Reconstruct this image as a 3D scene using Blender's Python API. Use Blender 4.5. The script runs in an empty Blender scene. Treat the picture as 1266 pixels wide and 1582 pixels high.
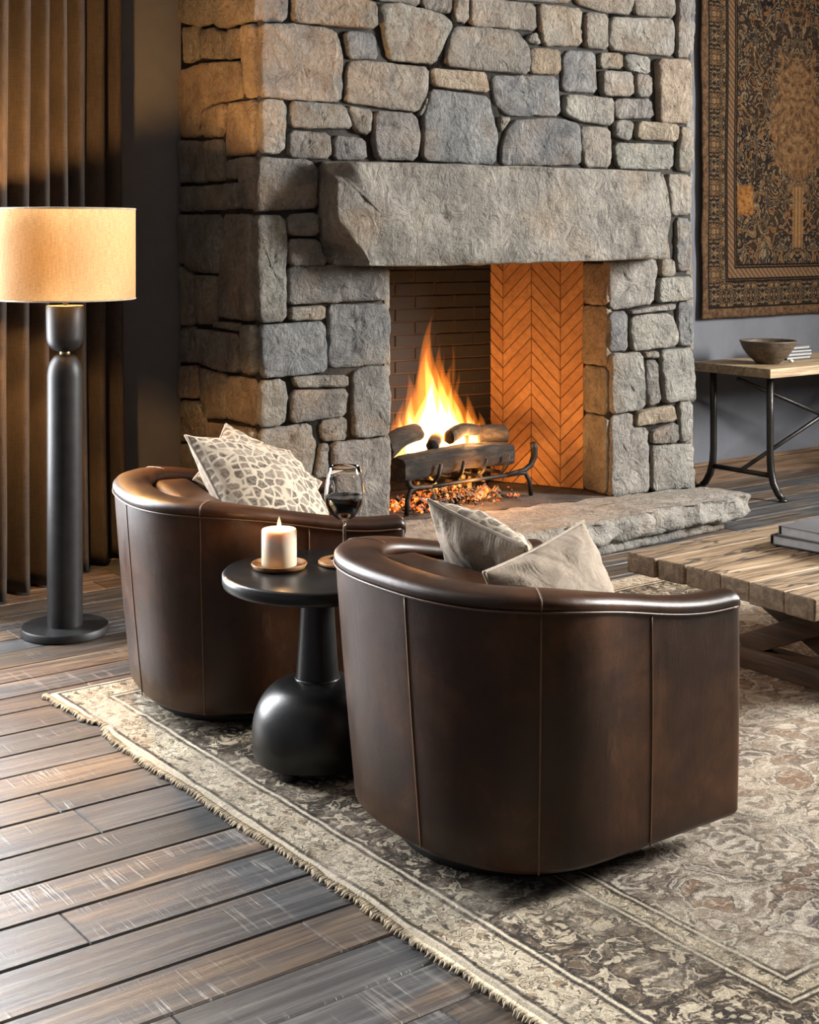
import bpy, bmesh, math, random
from mathutils import Vector, Matrix, noise
R = math.radians
PI = math.pi
C = bpy.context.scene.collection
SC = bpy.context.scene

# ------------------------------------------------------------------ camera
cam_d = bpy.data.cameras.new('camera')
cam_d.sensor_fit = 'HORIZONTAL'
cam_d.sensor_width = 36.0
cam_d.lens = 36.0 * 2200.0 / 1266.0
cam_d.shift_y = -(791.0 - 360.0) / 1266.0      # level camera, lens shifted down (verticals stay vertical)
cam_d.clip_start = 0.05
cam = bpy.data.objects.new('camera', cam_d)
C.objects.link(cam)
cam.location = (0, 0, 1.5)
cam.rotation_euler = (R(90), 0, R(-36.6))
SC.camera = cam

# ------------------------------------------------------------------ world, lights, exposure
SC.view_settings.view_transform = 'Standard'
SC.view_settings.look = 'None'
SC.view_settings.gamma = 1.0
SC.view_settings.use_curve_mapping = False
SC.view_settings.exposure = 0.0
w = bpy.data.worlds.new('World'); SC.world = w
w.use_nodes = True
w.node_tree.nodes['Background'].inputs[0].default_value = (0.80, 0.88, 1.0, 1)
w.node_tree.nodes['Background'].inputs[1].default_value = 0.025
SC.cycles.max_bounces = 8
SC.cycles.transparent_max_bounces = 16
SC.cycles.caustics_reflective = False
SC.cycles.caustics_refractive = False
SC.cycles.sample_clamp_indirect = 4.0
SC.cycles.use_denoising = True


def area_light(name, loc, target, sx, sy, power, col):
    d = bpy.data.lights.new(name, 'AREA')
    d.shape = 'RECTANGLE'; d.size = sx; d.size_y = sy
    d.energy = power; d.color = col
    o = bpy.data.objects.new(name, d); C.objects.link(o)
    o.location = loc
    o.rotation_euler = (Vector(target) - Vector(loc)).to_track_quat('-Z', 'Y').to_euler()
    return o


def point_light(name, loc, power, col, rad):
    d = bpy.data.lights.new(name, 'POINT')
    d.energy = power; d.color = col; d.shadow_soft_size = rad
    o = bpy.data.objects.new(name, d); C.objects.link(o)
    o.location = loc
    return o


# daylight through the tall window in the right wall and the window left of the curtain
area_light('daylight_right', (8.75, 0.9, 2.75), (0, 0.9, 2.75 - 3.2), 1.5, 2.0, 1550, (1.0, 0.98, 0.945))
area_light('daylight_left', (1.05, 6.20, 1.65), (1.05, 0, 1.3), 1.7, 2.8, 720, (0.95, 0.97, 1.0))
# fire, candle and lamp
point_light('fire_light', (4.48, 5.50, 0.44), 50, (1.0, 0.47, 0.15), 0.10)
point_light('ember_light', (4.42, 5.38, 0.30), 6, (1.0, 0.40, 0.10), 0.06)

# ------------------------------------------------------------------ helpers: objects


def obj(name, verts, faces, mat, parent=None, smooth=True, mats=None, fmat=None, attr=None):
    me = bpy.data.meshes.new(name)
    me.from_pydata([tuple(v) for v in verts], [], [tuple(f) for f in faces])
    for m in (mats or [mat]):
        me.materials.append(m)
    if fmat:
        me.polygons.foreach_set('material_index', fmat)
    if smooth:
        me.polygons.foreach_set('use_smooth', [True] * len(me.polygons))
    if attr:
        a = me.color_attributes.new('tint', 'FLOAT_COLOR', 'POINT')
        flat = []
        for c in attr:
            flat += [c[0], c[1], c[2], 1.0]
        a.data.foreach_set('color', flat)
    me.update()
    o = bpy.data.objects.new(name, me)
    C.objects.link(o)
    if parent:
        o.parent = parent
    return o


def thing(name, label, cat, loc=(0, 0, 0), rotz=0.0, group=None):
    o = bpy.data.objects.new(name, None)
    o.empty_display_size = 0.1
    C.objects.link(o)
    o.location = loc
    o.rotation_euler = (0, 0, rotz)
    return tag(o, label, cat, group)


def tag(o, label, cat, group=None, kind=None):
    o['label'] = label
    o['category'] = cat
    if group:
        o['group'] = group
    if kind:
        o['kind'] = kind
    return o


def struct(o, label=None):
    o['kind'] = 'structure'
    if label:
        o['label'] = label
    return o


class MB:
    """collects shapes into one mesh"""

    def __init__(s):
        s.v = []; s.f = []; s.a = []; s.m = []; s.col = (1, 1, 1); s.mi = 0

    def add(s, v, f):
        b = len(s.v)
        s.v += [Vector(p) for p in v]
        s.a += [s.col] * len(v)
        for q in f:
            s.f.append(tuple(b + i for i in q)); s.m.append(s.mi)
        return s

    def box(s, x0, x1, y0, y1, z0, z1, bev=0.0, M=None):
        if bev <= 0:
            v = [(x, y, z) for z in (z0, z1) for y in (y0, y1) for x in (x0, x1)]
            f = [(0, 2, 3, 1), (4, 5, 7, 6), (0, 1, 5, 4), (2, 6, 7, 3), (0, 4, 6, 2), (1, 3, 7, 5)]
        else:
            bm = bmesh.new()
            bmesh.ops.create_cube(bm, size=1)
            for q in bm.verts:
                q.co = Vector(((x0 + x1) / 2 + q.co.x * (x1 - x0), (y0 + y1) / 2 + q.co.y * (y1 - y0), (z0 + z1) / 2 + q.co.z * (z1 - z0)))
            bmesh.ops.bevel(bm, geom=bm.edges[:], offset=bev, segments=2, profile=0.6, affect='EDGES')
            bm.verts.index_update()
            v = [q.co.copy() for q in bm.verts]
            f = [[q.index for q in p.verts] for p in bm.faces]
            bm.free()
        if M:
            v = [M @ Vector(p) for p in v]
        return s.add(v, f)

    def bar(s, p, q, wx, wy, bev=0.0, up=Vector((0, 0, 1))):
        """square bar from p to q"""
        p = Vector(p); q = Vector(q); d = q - p; L = d.length; z = d.normalized()
        x = up.cross(z)
        if x.length < 1e-4:
            x = Vector((1, 0, 0))
        x.normalize(); y = z.cross(x)
        M = Matrix(((x.x, y.x, z.x, p.x), (x.y, y.y, z.y, p.y), (x.z, y.z, z.z, p.z), (0, 0, 0, 1)))
        return s.box(-wx / 2, wx / 2, -wy / 2, wy / 2, 0, L, bev, M)

    def tube(s, pts, rad, seg=10, closed=False, cap=True):
        pts = [Vector(p) for p in pts]
        n = len(pts)
        rr = rad if isinstance(rad, (list, tuple)) else [rad] * n
        v = []; f = []
        up = None
        for i in range(n):
            a = pts[(i - 1) % n] if (closed or i > 0) else pts[i]
            b = pts[(i + 1) % n] if (closed or i < n - 1) else pts[i]
            t = (b - a).normalized()
            if up is None:
                up = Vector((0, 0, 1)) if abs(t.z) < .9 else Vector((1, 0, 0))
            x = up - t * up.dot(t)
            if x.length < 1e-5:
                x = Vector((1, 0, 0)) - t * t.x
            x.normalize(); up = x
            y = t.cross(x)
            for k in range(seg):
                an = 2 * PI * k / seg
                v.append(pts[i] + (x * math.cos(an) + y * math.sin(an)) * rr[i])
        for i in range(n if closed else n - 1):
            j = (i + 1) % n
            for k in range(seg):
                l = (k + 1) % seg
                f.append((i * seg + k, i * seg + l, j * seg + l, j * seg + k))
        if cap and not closed:
            f.append(tuple(range(seg))[::-1])
            f.append(tuple((n - 1) * seg + k for k in range(seg)))
        return s.add(v, f)

    def lathe(s, prof, seg=48, c=(0, 0, 0)):
        """prof: list of (r,z) bottom/outside order; r=0 ends are poles"""
        v = []; f = []; idx = []
        for r, z in prof:
            if r < 1e-6:
                idx.append([len(v)] * seg); v.append((c[0], c[1], c[2] + z))
            else:
                b = len(v); idx.append([b + k for k in range(seg)])
                for k in range(seg):
                    an = 2 * PI * k / seg
                    v.append((c[0] + r * math.cos(an), c[1] + r * math.sin(an), c[2] + z))
        for i in range(len(prof) - 1):
            for k in range(seg):
                l = (k + 1) % seg
                q = [idx[i][k], idx[i][l], idx[i + 1][l], idx[i + 1][k]]
                u = []
                for t in q:
                    if t not in u:
                        u.append(t)
                if len(u) > 2:
                    f.append(u)
        return s.add(v, f)

    def build(s, name, mat, parent=None, smooth=True, mats=None, tint=False, auto=None):
        o = obj(name, s.v, s.f, mat, parent, smooth, mats, s.m if mats else None, s.a if tint else None)
        if auto:
            sharp(o, auto)
        return o


def sharp(o, ang=40):
    """flat shading across sharp edges, smooth elsewhere"""
    me = o.data
    bm = bmesh.new(); bm.from_mesh(me)
    bmesh.ops.recalc_face_normals(bm, faces=bm.faces[:])
    for e in bm.edges:
        e.smooth = not (len(e.link_faces) == 2 and e.calc_face_angle(0) > R(ang))
    bm.to_mesh(me); bm.free()
    return o


def smoothstep(a, b, x):
    t = max(0.0, min(1.0, (x - a) / (b - a)))
    return t * t * (3 - 2 * t)


def fbm(p, o=4):
    return noise.fractal(Vector(p), 1.0, 2.0, o)


# ------------------------------------------------------------------ helpers: materials
def lin(h):
    h = h.lstrip('#')
    c = [int(h[i:i + 2], 16) / 255 for i in (0, 2, 4)]
    return tuple(x / 12.92 if x < .04045 else ((x + .055) / 1.055) ** 2.4 for x in c)


class NT:
    def __init__(s, name):
        s.mat = bpy.data.materials.new(name)
        s.mat.use_nodes = True
        s.t = s.mat.node_tree
        s.b = s.t.nodes['Principled BSDF']
        s.out = s.t.nodes['Material Output']
        s._co = None

    def n(s, typ, **kw):
        q = s.t.nodes.new(typ)
        for k, v in kw.items():
            setattr(q, k, v)
        return q

    def put(s, sock, v):
        if hasattr(v, 'links') or isinstance(v, bpy.types.NodeSocket):
            s.t.links.new(v, sock)
        elif isinstance(v, (tuple, list)):
            v = tuple(v)
            if sock.type == 'RGBA' and len(v) == 3:
                v = v + (1,)
            sock.default_value = v
        else:
            sock.default_value = v

    def co(s):
        if s._co is None:
            s._co = s.n('ShaderNodeTexCoord').outputs['Object']
        return s._co

    def math(s, op, a, b=0.0, c=0.0):
        q = s.n('ShaderNodeMath', operation=op)
        s.put(q.inputs[0], a); s.put(q.inputs[1], b); s.put(q.inputs[2], c)
        return q.outputs[0]

    def vmath(s, op, a, b=(0, 0, 0)):
        q = s.n('ShaderNodeVectorMath', operation=op)
        s.put(q.inputs[0], a); s.put(q.inputs[1], b)
        return q.outputs[0]

    def sep(s, v):
        q = s.n('ShaderNodeSeparateXYZ'); s.put(q.inputs[0], v)
        return q.outputs[0], q.outputs[1], q.outputs[2]

    def comb(s, x, y, z=0.0):
        q = s.n('ShaderNodeCombineXYZ')
        s.put(q.inputs[0], x); s.put(q.inputs[1], y); s.put(q.inputs[2], z)
        return q.outputs[0]

    def scale(s, v, k):
        return s.vmath('MULTIPLY', v, k)

    def noise(s, v, sc=5.0, det=4.0, rough=.55, dist=0.0, color=False):
        q = s.n('ShaderNodeTexNoise')
        s.put(q.inputs['Vector'], v); s.put(q.inputs['Scale'], sc)
        q.inputs['Detail'].default_value = det; q.inputs['Roughness'].default_value = rough
        q.inputs['Distortion'].default_value = dist
        return q.outputs['Color' if color else 'Fac']

    def vor(s, v, sc=5.0, feat='F1', out='Distance', rnd=1.0):
        q = s.n('ShaderNodeTexVoronoi', feature=feat)
        s.put(q.inputs['Vector'], v); s.put(q.inputs['Scale'], sc)
        q.inputs['Randomness'].default_value = rnd
        return q.outputs[out]

    def ramp(s, f, stops, interp='LINEAR'):
        q = s.n('ShaderNodeValToRGB')
        cr = q.color_ramp; cr.interpolation = interp
        while len(cr.elements) < len(stops):
            cr.elements.new(0.5)
        for e, (p, c) in zip(cr.elements, stops):
            e.position = p
            if not isinstance(c, (tuple, list)):
                c = (c, c, c)
            e.color = tuple(c) + (1,) if len(c) == 3 else c
        s.put(q.inputs[0], f)
        return q.outputs[0]

    def mix(s, f, a, b, mode='MIX'):
        q = s.n('ShaderNodeMix', data_type='RGBA', blend_type=mode)
        s.put(q.inputs[0], f); s.put(q.inputs[6], a); s.put(q.inputs[7], b)
        return q.outputs[2]

    def attr(s, name, out='Color'):
        q = s.n('ShaderNodeAttribute', attribute_name=name)
        return q.outputs[out]

    def rnd(s):
        return s.n('ShaderNodeNewGeometry').outputs['Random Per Island']

    def band(s, x, lo, hi, soft=.004):
        a = s.n('ShaderNodeMapRange', interpolation_type='SMOOTHSTEP')
        s.put(a.inputs[0], x); a.inputs[1].default_value = lo - soft; a.inputs[2].default_value = lo + soft
        b = s.n('ShaderNodeMapRange', interpolation_type='SMOOTHSTEP')
        s.put(b.inputs[0], x); b.inputs[1].default_value = hi - soft; b.inputs[2].default_value = hi + soft
        return s.math('SUBTRACT', a.outputs[0], b.outputs[0])

    def line(s, x, at, wd):
        return s.band(x, at - wd, at + wd, wd * .6)

    def bump(s, h, strength=.3, dist=.01, normal=None):
        q = s.n('ShaderNodeBump')
        q.inputs['Strength'].default_value = strength
        q.inputs['Distance'].default_value = dist
        s.put(q.inputs['Height'], h)
        if normal is not None:
            s.put(q.inputs['Normal'], normal)
        return q.outputs[0]

    def fin(s, col=None, rough=None, nrm=None, metal=None, **kw):
        if col is not None: s.put(s.b.inputs['Base Color'], col)
        if rough is not None: s.put(s.b.inputs['Roughness'], rough)
        if nrm is not None: s.put(s.b.inputs['Normal'], nrm)
        if metal is not None: s.put(s.b.inputs['Metallic'], metal)
        for k, v in kw.items():
            s.put(s.b.inputs[k.replace('_', ' ')], v)
        return s.mat


# ------------------------------------------------------------------ materials
MAT = {}


def m_stone(name='fieldstone', soot=False):
    m = NT(name); co = m.co()
    tint = m.attr('tint')
    r = m.rnd()
    off = m.vmath('ADD', co, m.comb(m.math('MULTIPLY', r, 13.0), m.math('MULTIPLY', r, 7.0), m.math('MULTIPLY', r, 29.0)))
    big = m.noise(off, 7.0, 4, .6, .4)
    fine = m.noise(off, 44.0, 7, .75, .8)
    rip = m.noise(m.scale(off, (1.0, 1.0, .6)), 15.0, 6, .66, 1.1)
    spots = m.noise(off, 3.2, 3, .5, .2)
    c1 = m.mix(m.ramp(big, [(.30, .0), (.72, 1.0)]), m.mix(.55, tint, (.075, .070, .066)), m.mix(.28, tint, (.62, .58, .50)))
    c2 = m.mix(m.ramp(spots, [(.52, 0.0), (.68, .38)]), c1, (.33, .215, .115))
    c3 = m.mix(m.ramp(fine, [(.28, .75), (.5, .0)]), c2, (.04, .037, .034))
    c4 = m.mix(m.ramp(rip, [(.58, .0), (.72, .45)]), c3, (.56, .53, .47))
    h = m.math('ADD', m.math('MULTIPLY', rip, 1.0), m.math('ADD', m.math('MULTIPLY', fine, .5), m.math('MULTIPLY', m.math('ABSOLUTE', m.math('SUBTRACT', m.noise(off, 11.0, 5, .6, .9), .5)), -1.6)))
    return m.fin(c4, .82, m.bump(h, 1.0, .034))


def m_plain(name, col, rough=.6, metal=0.0, bsc=60, bst=.08, var=.15, bd=.003, **kw):
    m = NT(name); co = m.co()
    a = m.noise(co, bsc, 4, .6); b = m.noise(co, bsc * .12, 3, .6)
    dark = tuple(x * (1 - var) for x in col); lite = tuple(min(1, x * (1 + var)) for x in col)
    c = m.mix(m.ramp(b, [(.35, 0.), (.65, 1.)]), dark, lite)
    return m.fin(c, rough, m.bump(a, bst, bd), metal, **kw)


def m_floor():
    m = NT('weathered_floorboards'); co = m.co()
    t = m.attr('tint'); tr, tg, tb = m.sep(t)
    x, y, z = m.sep(co)
    xo = m.math('ADD', x, m.math('MULTIPLY', tr, 37.0)); yo = m.math('ADD', y, m.math('MULTIPLY', tg, 11.0))
    g = m.noise(m.comb(m.math('MULTIPLY', xo, 1.4), m.math('MULTIPLY', yo, 26.0)), 1.6, 8, .68, .6)
    patch = m.noise(m.comb(m.math('MULTIPLY', xo, 1.1), m.math('MULTIPLY', yo, 4.5)), 1.5, 4, .62, .5)
    fineg = m.noise(m.comb(m.math('MULTIPLY', xo, 3.0), m.math('MULTIPLY', yo, 120.0)), 1.5, 5, .7)
    saw = m.noise(m.comb(m.math('MULTIPLY', xo, 75.0), m.math('MULTIPLY', yo, 4.0)), 1.0, 3, .6, .3)
    sawm = m.math('MULTIPLY', m.ramp(saw, [(.54, 0.), (.66, 1.)]), m.ramp(m.noise(m.comb(xo, m.math('MULTIPLY', yo, 3.0)), 2.3, 3, .6), [(.50, 0.), (.66, 1.)]))
    brown = m.ramp(g, [(.26, lin('#241a13')), (.44, lin('#52443a')), (.58, lin('#7a6752')), (.76, lin('#a39078'))])
    blue = m.ramp(g, [(.26, lin('#1a1a1b')), (.46, lin('#3c3c3d')), (.62, lin('#605f5e')), (.8, lin('#8a8681'))])
    sel = m.ramp(m.math('ADD', m.math('MULTIPLY', patch, .95), m.math('MULTIPLY', tb, .40)), [(.56, 0.), (.72, 1.)])
    c = m.mix(sel, brown, blue)
    c = m.mix(m.ramp(fineg, [(.3, .6), (.48, 0.)]), c, (.012, .010, .009))
    c = m.mix(m.math('MULTIPLY', sawm, .4), c, lin('#a39a8e'))
    br = m.math('MULTIPLY_ADD', tr, .6, .50)
    c = m.mix(1.0, c, m.comb(br, br, br), 'MULTIPLY')
    h = m.math('ADD', m.math('MULTIPLY', g, .8), m.math('ADD', m.math('MULTIPLY', fineg, .25), m.math('MULTIPLY', sawm, .35)))
    ro = m.math('MULTIPLY_ADD', g, -.25, .55)
    return m.fin(c, ro, m.bump(h, .45, .006))


def m_wood(name, stops, axis='x', k=1.0, rough=.62, crack=.0, tint=True, bump=.5):
    m = NT(name); co = m.co(); x, y, z = m.sep(co)
    if tint:
        r = m.rnd()
    else:
        r = 0.3
    if axis == 'y': x, y = y, x
    if axis == 'z': x, z = z, x
    o = m.math('MULTIPLY', r, 23.0)
    g = m.noise(m.comb(m.math('MULTIPLY_ADD', x, 1.6 * k, o), m.math('MULTIPLY_ADD', y, 24.0 * k, o), m.math('MULTIPLY', z, 24.0 * k)), 1.3, 7, .66, .7)
    fi = m.noise(m.comb(m.math('MULTIPLY', x, 4.0 * k), m.math('MULTIPLY_ADD', y, 130.0 * k, o), m.math('MULTIPLY', z, 130.0 * k)), 1.2, 4, .65)
    c = m.ramp(g, stops)
    c = m.mix(m.ramp(fi, [(.3, .5), (.5, 0.)]), c, stops[0][1])
    h = m.math('ADD', g, m.math('MULTIPLY', fi, .3))
    if crack > 0:
        ck = m.noise(m.comb(m.math('MULTIPLY_ADD', x, 1.1, o), m.math('MULTIPLY_ADD', y, 9.0, o), m.math('MULTIPLY', z, 9.0)), 1.4, 3, .55, .5)
        ln = m.math('ABSOLUTE', m.math('SUBTRACT', ck, .5))
        cm = m.ramp(ln, [(.0, 1.), (.010, .9), (.022, 0.)])
        nx, ny, nz = m.sep(m.n('ShaderNodeNewGeometry').outputs['Normal'])
        cm = m.math('MULTIPLY', m.math('MULTIPLY', cm, crack), m.ramp(m.math('ABSOLUTE', nz), [(.4, 0.), (.7, 1.)]))
        endg = m.ramp(m.math('ABSOLUTE', nx), [(.5, 0.), (.8, .55)])
        c = m.mix(endg, c, tuple(q * .8 for q in stops[0][1]))
        c = m.mix(cm, c, tuple(q * .35 for q in stops[0][1]))
        h = m.math('SUBTRACT', h, m.math('MULTIPLY', cm, 1.2))
    if tint:
        br = m.math('MULTIPLY_ADD', r, .4, .8)
        c = m.mix(1.0, c, m.comb(br, br, br), 'MULTIPLY')
    return m.fin(c, rough, m.bump(h, bump, .006))


def m_leather():
    m = NT('brown_leather'); co = m.co()
    big = m.noise(co, 3.2, 5, .62, .4)
    md = m.noise(co, 13.0, 5, .65, .3)
    cr = m.vor(co, 240.0, 'DISTANCE_TO_EDGE')
    wr = m.noise(m.scale(co, (1, 1, .35)), 9.0, 5, .6, 1.2)
    c = m.ramp(big, [(.28, lin('#1c0e06')), (.5, lin('#361d0c')), (.74, lin('#573418'))])
    c = m.mix(m.ramp(md, [(.35, .45), (.6, 0.)]), c, lin('#1d1009'))
    c = m.mix(m.ramp(wr, [(.62, 0.), (.78, .25)]), c, lin('#7a5636'))
    h = m.math('ADD', m.math('MULTIPLY', m.ramp(cr, [(0., 0.), (.12, 1.)]), .10), m.math('MULTIPLY', wr, 1.0))
    return m.fin(c, m.math('MULTIPLY_ADD', md, .26, .24), m.bump(h, .22, .006), Specular_IOR_Level=.34)


def m_linen(name, col, sc=420.0, var=.12, rough=.9, wr=.3):
    m = NT(name); co = m.co(); x, y, z = m.sep(co)
    a = m.noise(m.scale(co, (1, .08, .08)), sc, 2, .5)
    b = m.noise(m.scale(co, (.08, .08, 1)), sc, 2, .5)
    w2 = m.noise(m.scale(co, (.08, 1, .08)), sc, 2, .5)
    h = m.math('ADD', a, m.math('ADD', b, w2))
    big = m.noise(co, 6.0, 4, .6, .5)
    f = m.math('MULTIPLY_ADD', m.math('SUBTRACT', h, 1.5), 1.4, m.math('MULTIPLY', big, 1.0))
    c = m.mix(m.ramp(f, [(.25, 0.), (.8, 1.)]), tuple(q * (1 - var * 2) for q in col), tuple(min(1, q * (1 + var * 1.6)) for q in col))
    fold = m.noise(m.scale(co, (1.0, 1.0, .5)), 11.0, 4, .55, 1.0)
    return m.fin(c, rough, m.bump(m.math('ADD', m.math('MULTIPLY', h, .12), m.math('MULTIPLY', fold, wr * 4)), .5, .008))


def m_giraffe():
    m = NT('spotted_linen'); co = m.co()
    co2 = m.vmath('ADD', co, m.vmath('MULTIPLY', m.vmath('SUBTRACT', m.noise(co, 14.0, 3, .5, 0, True), (.5, .5, .5)), (.03, .03, .03)))
    e = m.vor(co2, 29.0, 'DISTANCE_TO_EDGE', rnd=.7)
    cell = m.vor(co2, 29.0, 'F1', 'Color', rnd=.7)
    cx, cy, cz = m.sep(cell)
    spot = m.mix(m.ramp(m.math('ADD', m.math('MULTIPLY', cx, .5), m.math('MULTIPLY', m.noise(co, 6.0, 3), .6)), [(.35, 0.), (.75, 1.)]), lin('#4f4136'), lin('#85776a'))
    spot = m.mix(m.ramp(m.noise(co, 90.0, 3), [(.35, .35), (.6, 0.)]), spot, lin('#c3b8a8'))
    c = m.mix(m.ramp(e, [(.07, 0.), (.15, 1.)]), lin('#bfb29e'), spot)
    weave = m.noise(m.scale(co, (1, .2, 1)), 380.0, 2)
    return m.fin(c, .92, m.bump(m.math('ADD', m.math('MULTIPLY', weave, .3), m.noise(co, 9.0, 4, .6, .8)), .4, .008))


def arabesque(m, v, sc, levels, wd):
    """contour lines of a distorted noise: curling scrolls"""
    q = m.noise(v, sc, 2.5, .5, 1.6)
    out = None
    for lv in levels:
        l = m.ramp(m.math('ABSOLUTE', m.math('SUBTRACT', q, lv)), [(wd * .5, 1.), (wd * 1.3, 0.)])
        out = l if out is None else m.math('MAXIMUM', out, l)
    return out, q


def m_rug():
    m = NT('worn_oriental_rug'); co = m.co()
    x, y, z = m.sep(co)                      # x from the left end, y = 0 far edge .. negative
    wob = m.math('MULTIPLY_ADD', m.noise(co, 7.0, 3), .02, -.01)
    dx = m.math('ADD', x, wob)
    dy = m.math('MULTIPLY', m.math('ADD', y, wob), -1.0)
    dn = m.math('ADD', m.math('ADD', y, wob), 3.06)
    d = m.math('MINIMUM', m.math('MINIMUM', dx, dy), dn)
    # mirrored coordinates give repeated, symmetrical motifs
    fuzz = m.vmath('MULTIPLY', m.vmath('SUBTRACT', m.noise(co, 22.0, 3, .6, 0, True), (.5, .5, .5)), (.05, .05, 0))
    cf = m.vmath('ADD', co, fuzz); xf, yf, zf = m.sep(cf)
    vb = m.comb(m.math('PINGPONG', m.math('ADD', xf, .04), .17), m.math('PINGPONG', m.math('ADD', yf, 5.0), .24))
    vf = m.comb(m.math('PINGPONG', xf, .9), m.math('PINGPONG', m.math('ADD', yf, 1.53), .55), 3.0)
    vo = m.comb(m.math('PINGPONG', xf, .08), m.math('PINGPONG', yf, .12), 7.0)
    wear = m.noise(co, 2.1, 5, .65, .6)
    wear2 = m.noise(co, 24.0, 5, .7, .4)
    ground_b = m.ramp(m.noise(co, 5.0, 5, .65, .4), [(.3, lin('#2f2822')), (.5, lin('#56493c')), (.68, lin('#7e6c59'))])
    ground_g = m.ramp(m.noise(co, 8.0, 5, .65, .3), [(.3, lin('#83765f')), (.6, lin('#bfb198'))])
    ground_f = m.ramp(m.noise(co, 3.0, 6, .68, .6), [(.3, lin('#524a43')), (.44, lin('#85776a')), (.57, lin('#ab9d8b')), (.72, lin('#d0c4b2'))])

    def deco(gr, v, sc, cream, rust, dark, amt):
        l1, q = arabesque(m, v, sc, (.40, .56), .020)
        l2 = m.ramp(m.math('ABSOLUTE', m.math('SUBTRACT', q, .445)), [(.010, 1.), (.024, 0.)])
        l3 = m.ramp(m.math('ABSOLUTE', m.math('SUBTRACT', q, .605)), [(.010, 1.), (.024, 0.)])
        l4, q2 = arabesque(m, m.vmath('ADD', v, (9, 4, 1)), sc * 2.1, (.5,), .028)
        o = m.mix(m.math('MULTIPLY', m.band(q, .63, .80, .01), .7), gr, rust)
        o = m.mix(m.math('MULTIPLY', m.band(q, .20, .385, .01), .6), o, dark)
        o = m.mix(m.math('MULTIPLY', l4, .45), o, cream)
        o = m.mix(m.math('MULTIPLY', m.math('MAXIMUM', l2, l3), amt), o, lin('#2a2420'))
        return m.mix(m.math('MULTIPLY', l1, amt), o, cream)
    cream = lin('#d8cbb4')
    b_main = deco(ground_b, vb, 8.0, lin('#c9bba2'), lin('#86603f'), lin('#37383b'), .85)
    b_out = deco(ground_g, vo, 15.0, cream, lin('#8a6e50'), lin('#4f4a45'), .85)
    fld = deco(ground_f, vf, 5.0, lin('#d9cfbf'), lin('#82624a'), lin('#4d4b4a'), .6)
    c = m.mix(m.band(d, .157, .43), m.mix(m.band(d, -1, .157), fld, b_out), b_main)
    c = m.mix(m.band(d, .43, .485), c, b_out)
    for at in (.030, .146, .168, .420, .434, .484, .499):
        c = m.mix(m.math('MULTIPLY', m.line(d, at, .0055), .9), c, lin('#2b2420'))
    for at in (.157, .4275, .492, .02):
        c = m.mix(m.math('MULTIPLY', m.line(d, at, .004), .85), c, cream)
    c = m.mix(m.band(d, -1, .016), c, lin('#c9bca6'))
    c = m.mix(m.math('MULTIPLY', m.ramp(wear, [(.50, 0.), (.68, .8)]), m.ramp(wear2, [(.38, .15), (.58, 1.)])), c, lin('#cfc3af'))
    c = m.mix(m.math('MULTIPLY', m.ramp(m.noise(co, 1.5, 4, .6, 1.0), [(.30, .8), (.46, 0.)]), m.ramp(wear2, [(.4, 1.), (.62, .3)])), c, lin('#3a332e'))
    scr = m.noise(m.scale(cf, (1.0, 3.0, 1.0)), 30.0, 5, .75, 1.5)
    c = m.mix(m.ramp(scr, [(.34, .6), (.46, 0.)]), c, (.035, .03, .026))
    c = m.mix(m.ramp(scr, [(.56, 0.), (.68, .5)]), c, lin('#d9cfbe'))
    pile = m.noise(co, 260.0, 3, .7)
    c = m.mix(m.ramp(pile, [(.3, .4), (.55, 0.)]), c, (.03, .027, .024))
    h = m.math('ADD', m.math('MULTIPLY', pile, .5), m.math('ADD', m.math('MULTIPLY', scr, 1.2), m.math('MULTIPLY', wear2, .6)))
    return m.fin(c, .95, m.bump(h, .7, .012), Specular_IOR_Level=.15)


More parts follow.
